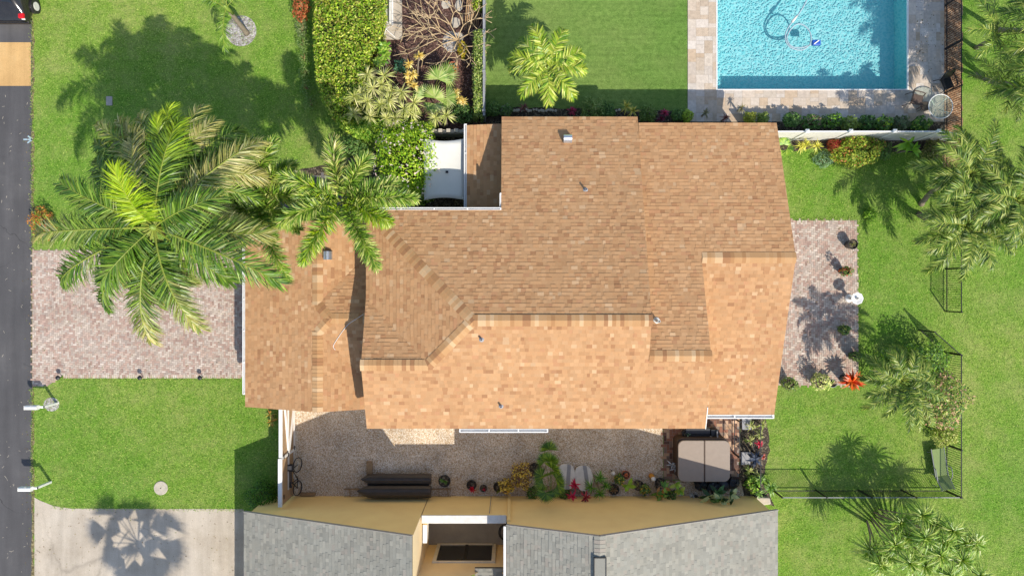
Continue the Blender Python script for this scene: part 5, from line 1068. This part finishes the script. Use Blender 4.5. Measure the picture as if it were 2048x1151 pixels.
# ------------------------------------------------------------------ front lawn objects
def mailbox(label, px, py, out):
    p = P(px, py); t = thing('mailbox', label, 'mailbox', tuple(p), 'mailboxes at the road edge')
    mb = MB(); mb.box(p.x - .05, p.x + .05, p.y - .05, p.y + .05, 0, 1.05); mb.build('post', M['white'], t, bevel=.008)
    mb = MB(); mb.bar((p.x + .05, p.y, .98), (p.x - .5, p.y, .98), .09, .09); mb.build('arm', M['white'], t)
    mb = MB(); V = []; F = []; n = 9
    prof = [(-.1, 1.03), (-.1, 1.16)] + [(-.1 * math.cos(q), 1.16 + .1 * math.sin(q)) for q in np.linspace(.3, PI - .3, 6)] + [(.1, 1.16), (.1, 1.03)]; n = len(prof)
    for x in (p.x - .68, p.x - .12):
        for (y, z) in prof: V.append((x, p.y + y, z))
    F = [(i, (i + 1) % n, n + (i + 1) % n, n + i) for i in range(n)] + [tuple(range(n))[::-1], tuple(range(n, 2 * n))]; mb.add(V, F); bx_ = mb.build('box', M['white'], t)
    mb = MB(); mb.box(p.x - .7, p.x - .682, p.y - .095, p.y + .095, 1.04, 1.24); mb.build('door', M['offwhite'], bx_)
    mb = MB(); mb.box(p.x - .35, p.x - .33, p.y + .101, p.y + .115, 1.1, 1.3); mb.build('flag', M['offwhite'], bx_)
mailbox('white mailbox on a post standing in a small pebble ring by the driveway', 114, 806, 0)
mailbox('white mailbox on a post in plain grass beside the concrete driveway', 102, 963, 0)
mb = MB(); p = P(322, 975); mb.lathe(p, [(.33, 0), (.33, .025), (.31, .035)], 28); lid = solo(mb, 'manhole_cover', M['stone'], 'round pale concrete access cover in the lower front lawn', 'cover')
mb = MB(); mb.lathe(p, [(.03, .036), (.025, .045)], 8); mb.build('lift_hole', M['black'], lid)
mb = MB(); p = P(219, 202); mb.box(p.x - .15, p.x + .15, p.y - .22, p.y + .22, 0, .04); o = solo(mb, 'utility_cover', M['greystone'], 'blue grey rectangular utility box lid in the shaded front lawn', 'utility box', bevel=.02)
for i, px in enumerate((125, 287, 406)):
    p = P(px, 753); t_ = thing('path_light', ['black path light at the flared driveway corner', 'black path light in the middle of the driveway border', 'black path light nearest the garage on the driveway border'][i], 'lamp', tuple(p), 'path lights along the driveway border')
    mb = MB(); mb.tube([p, p + Vector((0, 0, .35))], .018, 6); mb.build('stake', M['black'], t_); mb = MB(); mb.lathe(p, [(.11, .33), (.1, .37), (.03, .42)], 14); mb.build('cap', M['black'], t_)
mb = MB(); mb.lathe(P(591, 342), [(.1, 0), (.11, .1), (.07, .18)], 9); solo(mb, 'white_rock', M['stone'], 'small white rock in the shaded grass above the entry path', 'rock')

# ------------------------------------------------------------------ fences
def picket_fence(label, a, b, h=1.22, sp=0.105, name='picket_fence', post_step=2.0, cat='fence', light=False):
    a = Vector(a); b = Vector(b); L = (b - a).length; d = (b - a).normalized(); t = thing(name, label, cat, tuple((a + b) / 2)); m = M['grey'] if light else M['black']
    mb = MB()
    for k in range(1, int(L / sp)): p = a + d * (k * sp); mb.box(p.x - .0085, p.x + .0085, p.y - .0085, p.y + .0085, .05, h - .03)
    mb.build('pickets', M['black'], t)
    for z in (h - .03, .14): mb = MB(); mb.bar(a + Vector((0, 0, z)), b + Vector((0, 0, z)), .032, .035); mb.build('rail', m if z > .5 else M['black'], t)
    n = max(1, round(L / post_step))
    for k in range(n + 1): p = a + d * (L * k / n); mb = MB(); mb.box(p.x - .03, p.x + .03, p.y - .03, p.y + .03, 0, h + .03); mb.build('post', M['black'], t)
FX = P(1890, 0).x
picket_fence('black picket fence along the east side of the pool deck', (FX, 15.5, 0), (FX, 7.2, 0))
picket_fence('black picket fence below the white fence running past the leaning palms to the gate opening', (FX, 6.95, 0), (FX, P(0, 622).y, 0))
picket_fence('black picket fence on the east side between the open gate and the lounger corner', (FX, P(0, 705).y, 0), (FX, -9.6, 0))
picket_fence('black picket fence along the lower lawn from the plant bed to the lounger corner', (FX - .04, -9.6, 0), (P(1545, 0).x, -9.6, 0), light=True)
picket_fence('black garden gate standing open on the east lawn', (FX - .06, P(0, 703).y, 0), tuple(P(1838, 660)), name='garden_gate', cat='gate', post_step=9)
picket_fence('short black rail between the spa terrace and the lawn', tuple(P(1505, 838)), tuple(P(1505, 965)), h=1.1, sp=.4)
picket_fence('short black rail along the edge of the spa paving', tuple(P(1467, 835)), tuple(P(1467, 905)), h=.9, sp=.4)
t_ = thing('white_vinyl_fence', 'white solid panel fence with capped posts between pool deck and east lawn', 'fence', (16, 7.03, 0)); FY = 7.03
posts = [P(x, 262, 1.8).x for x in (1613, 1700, 1788, 1876)]; fx0 = 11.3; fx1 = FX - .06; ed = [fx0] + posts + [fx1]
for i in range(len(ed) - 1):
    mb = MB(); h = 1.75 if i < 4 else 1.5
    if i < 4: mb.box(ed[i] + .02, ed[i + 1] - .02, FY - .02, FY + .02, .04, h)
    else: mb.add([(ed[i], FY - .02, .04), (ed[i + 1], FY - .02, .04), (ed[i + 1], FY - .02, 1.3), (ed[i], FY - .02, 1.75), (ed[i], FY + .02, .04), (ed[i + 1], FY + .02, .04), (ed[i + 1], FY + .02, 1.3), (ed[i], FY + .02, 1.75)], [(0, 1, 2, 3), (7, 6, 5, 4), (3, 2, 6, 7), (1, 5, 6, 2), (0, 3, 7, 4)])
    mb.build('panel', M['offwhite'], t_)
    mb = MB(); mb.bar((ed[i] + .02, FY, 1.77), (ed[i + 1] - .02, FY, 1.77 if i < 4 else 1.32), .06, .06); mb.build('rail', M['white'], t_)
for x in posts + [fx1]:
    z = 1.88 if x != fx1 else 1.4; mb = MB(); mb.box(x - .06, x + .06, FY - .06, FY + .06, 0, z); po = mb.build('post', M['white'], t_)
    mb = MB(); mb.box(x - .085, x + .085, FY - .085, FY + .085, z, z + .03); mb.add([(x - .085, FY - .085, z + .03), (x + .085, FY - .085, z + .03), (x + .085, FY + .085, z + .03), (x - .085, FY + .085, z + .03), (x, FY, z + .1)], [(0, 1, 4), (1, 2, 4), (2, 3, 4), (3, 0, 4)]); mb.build('post_cap', M['white'], po)

# ------------------------------------------------------------------ pool furniture and lounger
def garden_chair(label, px, py, ang, m, group='chairs by the pool', z0=.03):
    c = P(px, py, .4); t = thing('patio_chair', label, 'chair', (c.x, c.y, z0), group); ca, sa = math.cos(ang), math.sin(ang)
    def w_(x, y, z): return Vector((c.x + x * ca - y * sa, c.y + x * sa + y * ca, z0 + z))
    mb = MB(); mb.bar(w_(-.24, 0, .42), w_(.26, 0, .44), .48, .03); mb.build('seat', M[m], t)
    mb = MB(); mb.bar(w_(-.25, 0, .44), w_(-.46, 0, .95), .46, .03, up=(ca, sa, .3)); mb.build('backrest', M[m], t)
    mb = MB(); mb.tube(smooth_path([w_(-.25, -.27, .42), w_(-.44, -.26, .9), w_(-.5, -.15, .99), w_(-.52, 0, 1.0), w_(-.5, .15, .99), w_(-.44, .26, .9), w_(-.25, .27, .42)], 4), .028, 6); mb.build('back_frame', M[m], t)
    for s in (-1, 1):
        mb = MB(); mb.tube(smooth_path([w_(.26, s * .28, .5), w_(.2, s * .3, .64), w_(-.1, s * .31, .66), w_(-.38, s * .27, .7)], 4), .026, 6); mb.build('armrest', M[m], t)
        for xx in (.27, -.3): mb = MB(); mb.tube([w_(xx, s * .27, .5), w_(xx + (.03 if xx > 0 else -.08), s * .28, 0)], .018, 6); mb.build('leg', M[m], t)
garden_chair('taupe sling chair with its back to the pool corner beside the glass table', 1832, 200, -.25, 'wicker')
garden_chair('dark chair in the shade above the glass table by the picket fence', 1893, 168, -1.2, 'blackpl')
t_ = thing('glass_table', 'round glass topped table with a pale rim beside the pool chairs', 'table', (*P(1881, 213, .72).xy, .03)); c = P(1881, 213, .72); R = .56
mb = MB(); mb.lathe((c.x, c.y, .73), [(R, 0), (R, .012)], 36); mb.build('glass_top', M['glass'], t_)
mb = MB(); mb.tube([(c.x + R * math.cos(q), c.y + R * math.sin(q), .735) for q in np.linspace(0, 2 * PI, 41)], .022, 6); mb.build('rim', M['white'], t_)
for k in range(4): q = PI / 4 + k * PI / 2 + .15; mb = MB(); mb.tube([(c.x + .1 * math.cos(q), c.y + .1 * math.sin(q), .45), (c.x + .5 * math.cos(q), c.y + .5 * math.sin(q), .7), (c.x + .42 * math.cos(q), c.y + .42 * math.sin(q), .03)], .018, 6); mb.build('leg', M['white'], t_)
t_ = thing('footstool', 'woven brown footstool between the taupe chair and the glass table', 'stool', (*P(1850, 212, .3).xy, .03)); c = P(1850, 212, .35); mb = MB(); mb.box(c.x - .2, c.x + .16, c.y - .2, c.y + .2, .33, .38); mb.build('seat', M['wicker'], t_, bevel=.02)
for sx in (-.17, .13):
    for sy in (-.17, .17): mb = MB(); mb.tube([(c.x + sx, c.y + sy, .34), (c.x + sx, c.y + sy, .03)], .015, 6); mb.build('leg', M['black'], t_)
c = P(1881, 936, .35); A = math.radians(99)     # lounger, head end towards the lower fence
t_ = thing('sun_lounger', 'sage green garden lounger inside the fence corner at the lower right', 'lounger', (c.x, c.y, 0)); ca, sa = math.cos(A), math.sin(A)
def lw_(x, y, z): return Vector((c.x + x * ca - y * sa, c.y + x * sa + y * ca, z))
mb = MB(); mb.bar(lw_(-.35, 0, .36), lw_(.95, 0, .36), .56, .04); mb.build('seat', M['sage'], t_, bevel=.01)
mb = MB(); mb.bar(lw_(-.36, 0, .38), lw_(-.9, 0, .72), .56, .04); mb.build('backrest', M['sage'], t_, bevel=.01)
for s in (-1, 1):
    mb = MB(); mb.tube([lw_(.97, s * .3, .36), lw_(-.36, s * .3, .37), lw_(-.92, s * .3, .73)], .02, 6); mb.build('frame', M['grey'], t_)
    mb = MB(); mb.tube(smooth_path([lw_(.1, s * .31, .36), lw_(.05, s * .36, .58), lw_(-.3, s * .36, .6), lw_(-.55, s * .31, .5)], 4), .02, 6); mb.build('armrest', M['grey'], t_)
    for xx in (.8, -.25, -.8): mb = MB(); mb.tube([lw_(xx, s * .3, .36), lw_(xx - .05, s * .3, 0)], .018, 6); mb.build('leg', M['grey'], t_)

# ------------------------------------------------------------------ patio planters
def bowl(label, px, py, r, h, m): return pot('patio_planter', label, px, py, r, h, m, 'planters on the back patio', 'planter')
p = bowl('black round planter at the top of the back patio', 1706, 488, .24, .5, 'blackpl'); aloe('small_plant', 'dry sparse plant in the topmost patio planter', p, .22, 14, [C(150, 140, 80), C(110, 120, 60)], .03)
p = bowl('dark planter with a flowering plant, second down the patio edge', 1692, 541, .2, .5, 'blackpl'); shrub('potted_bush', 'small flowering bush in the second patio planter', 1694, 542, .26, 1.1, [C(110, 140, 50), C(80, 115, 40), C(210, 90, 60)], .05, 220, stem=False)
t_ = thing('bird_bath', 'white pedestal bird bath on the patio edge', 'bird bath', tuple(P(1697, 596))); p = P(1697, 596); mb = MB(); mb.lathe(p, [(.2, .012), (.18, .08), (.08, .15), (.07, .62), (.12, .7)], 14); mb.build('pedestal', M['white'], t_, smooth=False); mb = MB(); mb.lathe(p, [(.12, .7), (.26, .76), (.29, .84), (.26, .84), (.1, .78)], 8); mb.build('basin', M['white'], t_); mb = MB(); mb.lathe(p, [(.06, .78), (.07, .9), (.03, .98)], 10); mb.build('finial', M['offwhite'], t_)
for (px, py, lb, l2, cs, r) in ((1690, 659, 'dark planter inside the palm shadow on the patio', 'leafy plant in the planter within the palm shadow', DARKG, .22), (1712, 712, 'dark round planter where the palm shadow meets the grass', 'leafy dark plant at the lower patio edge', DARKG, .24)):
    p = bowl(lb, px, py, r, .45, 'blackpl'); shrub('potted_bush', l2, px, py, .26, .9, cs + [C(130, 140, 60)], .05, 200, stem=False)
p = bowl('dark planter at the roof corner of the patio', 1579, 766, .3, .6, 'grey'); shrub('potted_bush', 'green succulent bush overflowing the planter at the roof corner', 1581, 768, .36, 1.3, [C(120, 145, 60), C(160, 170, 90), C(90, 115, 45)], .05, 520, stem=False)
p = bowl('pale planter holding a cream variegated bush', 1642, 765, .3, .6, 'stone'); shrub('potted_bush', 'cream variegated bush in the pale patio planter', 1644, 763, .42, 1.2, [C(235, 230, 160), C(205, 210, 120), C(160, 180, 90)], .05, 600, stem=False)
p = bowl('small planter between cream bush and orange bromeliad', 1666, 766, .2, .5, 'grey'); aloe('small_plant', 'green and pink striped plant next to the cream bush', p, .3, 20, [C(150, 170, 90), C(210, 180, 150)], .05)
p = bowl('dark tall planter under the orange bromeliad', 1700, 760, .26, .7, 'blackpl'); aloe('giant_bromeliad', 'large orange red bromeliad on the patio corner', p + Vector((.1, -.06, .05)), .72, 34, [C(235, 95, 30), C(220, 70, 25), C(245, 130, 50), C(200, 110, 40)], .11, el=(5, 70), hang=.35)

# ------------------------------------------------------------------ mulch garden pots
p = pot('plant_pot', 'terracotta pot with a blue green agave in the mulch', 905, 134, .26, .4, 'terra'); aloe('agave', 'blue green agave in the terracotta pot', p, .3, 26, [C(120, 165, 140), C(150, 185, 150), C(230, 150, 70)], .06)
p = pot('plant_pot', 'white pot beside the terracotta pot in the mulch', 898, 153, .24, .35, 'white'); aloe('small_plant', 'lime green plant in the white pot', p, .25, 20, [C(150, 180, 60), C(110, 150, 40)], .05)
shrub('croton_bush', 'yellow croton at the foot of the plumeria', 925, 98, .25, .7, [C(230, 200, 60), C(190, 170, 50), C(110, 130, 40)], .05, 300, ry=.4)
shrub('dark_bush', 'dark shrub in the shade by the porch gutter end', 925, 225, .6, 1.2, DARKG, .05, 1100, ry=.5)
shrub('teal_shrub', 'blue green shrub at the head of the mulch bed beside the dracaenas', 800, 132, .32, .8, [C(80, 130, 100), C(110, 150, 110)], .06, 350)
shrub('vine', 'green vine clump on top of the grey wall corner', 956, 8, .3, 1.2, YG, .07, 300)

# ------------------------------------------------------------------ parked car
t_ = thing('parked_car', 'dark parked car with a red tail lamp at the top of the road', 'car', (-23.4, 14.6, 0)); cx = -23.4; yr = 12.4; yf = yr + 4.6
def section(y, w_, z0, z1, wt, zt):
    return [(cx - w_ * .93, y, z0), (cx - w_, y, (z0 + z1) / 2), (cx - w_ * .97, y, z1), (cx - wt, y, zt), (cx - wt * .5, y, zt + .03), (cx + wt * .5, y, zt + .03), (cx + wt, y, zt), (cx + w_ * .97, y, z1), (cx + w_, y, (z0 + z1) / 2), (cx + w_ * .93, y, z0)]
mb = MB(); secs = [section(yr, .72, .42, .72, .7, .74), section(yr + .1, .84, .3, .8, .78, .86), section(yr + .35, .9, .26, .95, .74, 1.05), section(yr + .85, .92, .24, 1.0, .62, 1.52), section(yr + 2.3, .93, .24, 1.0, .63, 1.56), section(yr + 3.2, .93, .24, .98, .72, 1.0), section(yr + 4.2, .88, .26, .82, .7, .86), section(yf, .7, .4, .66, .6, .68)]
V = [v for s in secs for v in s]; F = []; n = 10
for i in range(len(secs) - 1):
    for k in range(n): F.append((i * n + k, i * n + (k + 1) % n, (i + 1) * n + (k + 1) % n, (i + 1) * n + k))
F += [tuple(range(n)), tuple((len(secs) - 1) * n + k for k in range(n))[::-1]]; mb.add(V, F); o = mb.build('body', M['carpaint'], t_, smooth=True); ss = o.modifiers.new('sub', 'SUBSURF'); ss.levels = 2; ss.render_levels = 2
mb = MB(); mb.add([(cx - .56, yr + .42, 1.12), (cx + .56, yr + .42, 1.12), (cx + .5, yr + .86, 1.5), (cx - .5, yr + .86, 1.5)], [(0, 1, 2, 3)]); mb.build('rear_window', M['glassdark'], t_)
for s in (-1, 1):
    mb = MB(); mb.box(cx + s * .7 - .13, cx + s * .7 + .13, yr + .06, yr + .3, .84, .98); mb.build('tail_lamp', M['red'], t_, bevel=.04)
    mb = MB(); mb.box(cx + s * .72 - .08, cx + s * .72 + .06, yr + .04, yr + .12, .74, .84); mb.build('reversing_lamp', M['white'], t_, bevel=.02)
    for yy in (yr + .85, yr + 3.7):
        mb = MB(); xx = cx + s * .92; pr = [(xx - s * .1), (xx + s * .06)]; mb.tube([(pr[0], yy, .33), (pr[1], yy, .33)], .33, 20); wh = mb.build('wheel', M['blackpl'], t_); mb = MB(); mb.tube([(pr[1] + s * .002, yy, .33), (pr[1] + s * .015, yy, .33)], .2, 14); mb.build('rim', M['offwhite'], wh)
mb = MB(); mb.box(cx - .8, cx + .8, yr - .04, yr + .1, .4, .56); mb.build('bumper', M['carpaint'], t_, bevel=.04)

# ------------------------------------------------------------------ loose grass blades and fallen leaves
LAWN = [pxs(L) for L in ([(67, -20), (618, -20), (600, 100), (620, 210), (660, 262), (600, 345), (560, 380), (480, 470), (67, 500)], [(66, 774), (100, 774), (130, 757), (487, 757), (556, 800), (556, 1000), (487, 1014), (140, 1013), (66, 992)],
        [(1570, 305), (1880, 305), (1960, 200), (1935, -20), (2075, -20), (2075, 1170), (1560, 1170), (1560, 1010), (1530, 960), (1545, 780), (1720, 775), (1720, 437), (1590, 437)])]
G = []
for L, n in zip(LAWN, (26000, 20000, 46000)):
    xs = [p[0] for p in L]; ys = [p[1] for p in L]; k = 0
    while k < n:
        x = random.uniform(min(xs), max(xs)); y = random.uniform(min(ys), max(ys))
        if inpoly(x, y, L): G.append((x, y, 0.0)); k += 1
for (a, b, n) in (((65, 0), (65, 500), 900), ((65, 775), (65, 992), 500), ((130, 758), (487, 758), 700), ((105, 1013), (487, 1018), 700), ((1717, 440), (1720, 770), 700), ((1590, 438), (1715, 438), 300)):
    p0 = P(*a); p1 = P(*b)
    for _ in range(n): q = p0.lerp(p1, random.random()); G.append((q.x + random.gauss(0, .05), q.y + random.gauss(0, .05), 0.012))
G = np.array(G); n = len(G); az = RNG.uniform(0, 2 * PI, n); e = np.radians(RNG.uniform(15, 75, n))
mb = MB(); blades(mb, G, np.stack([np.cos(e) * np.cos(az), np.cos(e) * np.sin(az), np.sin(e)], 1), RNG.uniform(.06, .13, n), .014, .3, pick([C(130, 170, 55), C(160, 190, 80), C(100, 145, 40), C(195, 200, 110), C(85, 125, 35)], n, .2), .3)
tag(mb.build('grass', M['leaf']), kind='stuff')
Q = []
for k in range(1500):
    r = random.random()
    if r < .3: p = P(random.uniform(66, 487), random.uniform(505, 750)); z = .02
    elif r < .5: p = P(random.uniform(590, 1320), random.uniform(830, 985)); z = .02
    elif r < .62: p = P(random.uniform(70, 480), random.uniform(1020, 1145)); z = .014
    elif r < .8: p = P(random.uniform(1590, 1712), random.uniform(445, 765)); z = .024
    elif r < .9: p = P(random.uniform(45, 66), random.uniform(180, 1145)); z = .012
    else: p = P(random.uniform(1830, 1885), random.uniform(5, 190)); z = .036
    Q.append((p.x, p.y, z))
mb = MB(); leaves(mb, np.array(Q), np.tile(UP, (len(Q), 1)), .028, pick([C(140, 110, 70), C(170, 150, 90), C(110, 90, 60), C(130, 140, 60)], len(Q)), .15)
tag(mb.build('fallen_leaves', M['vcol']), kind='stuff')
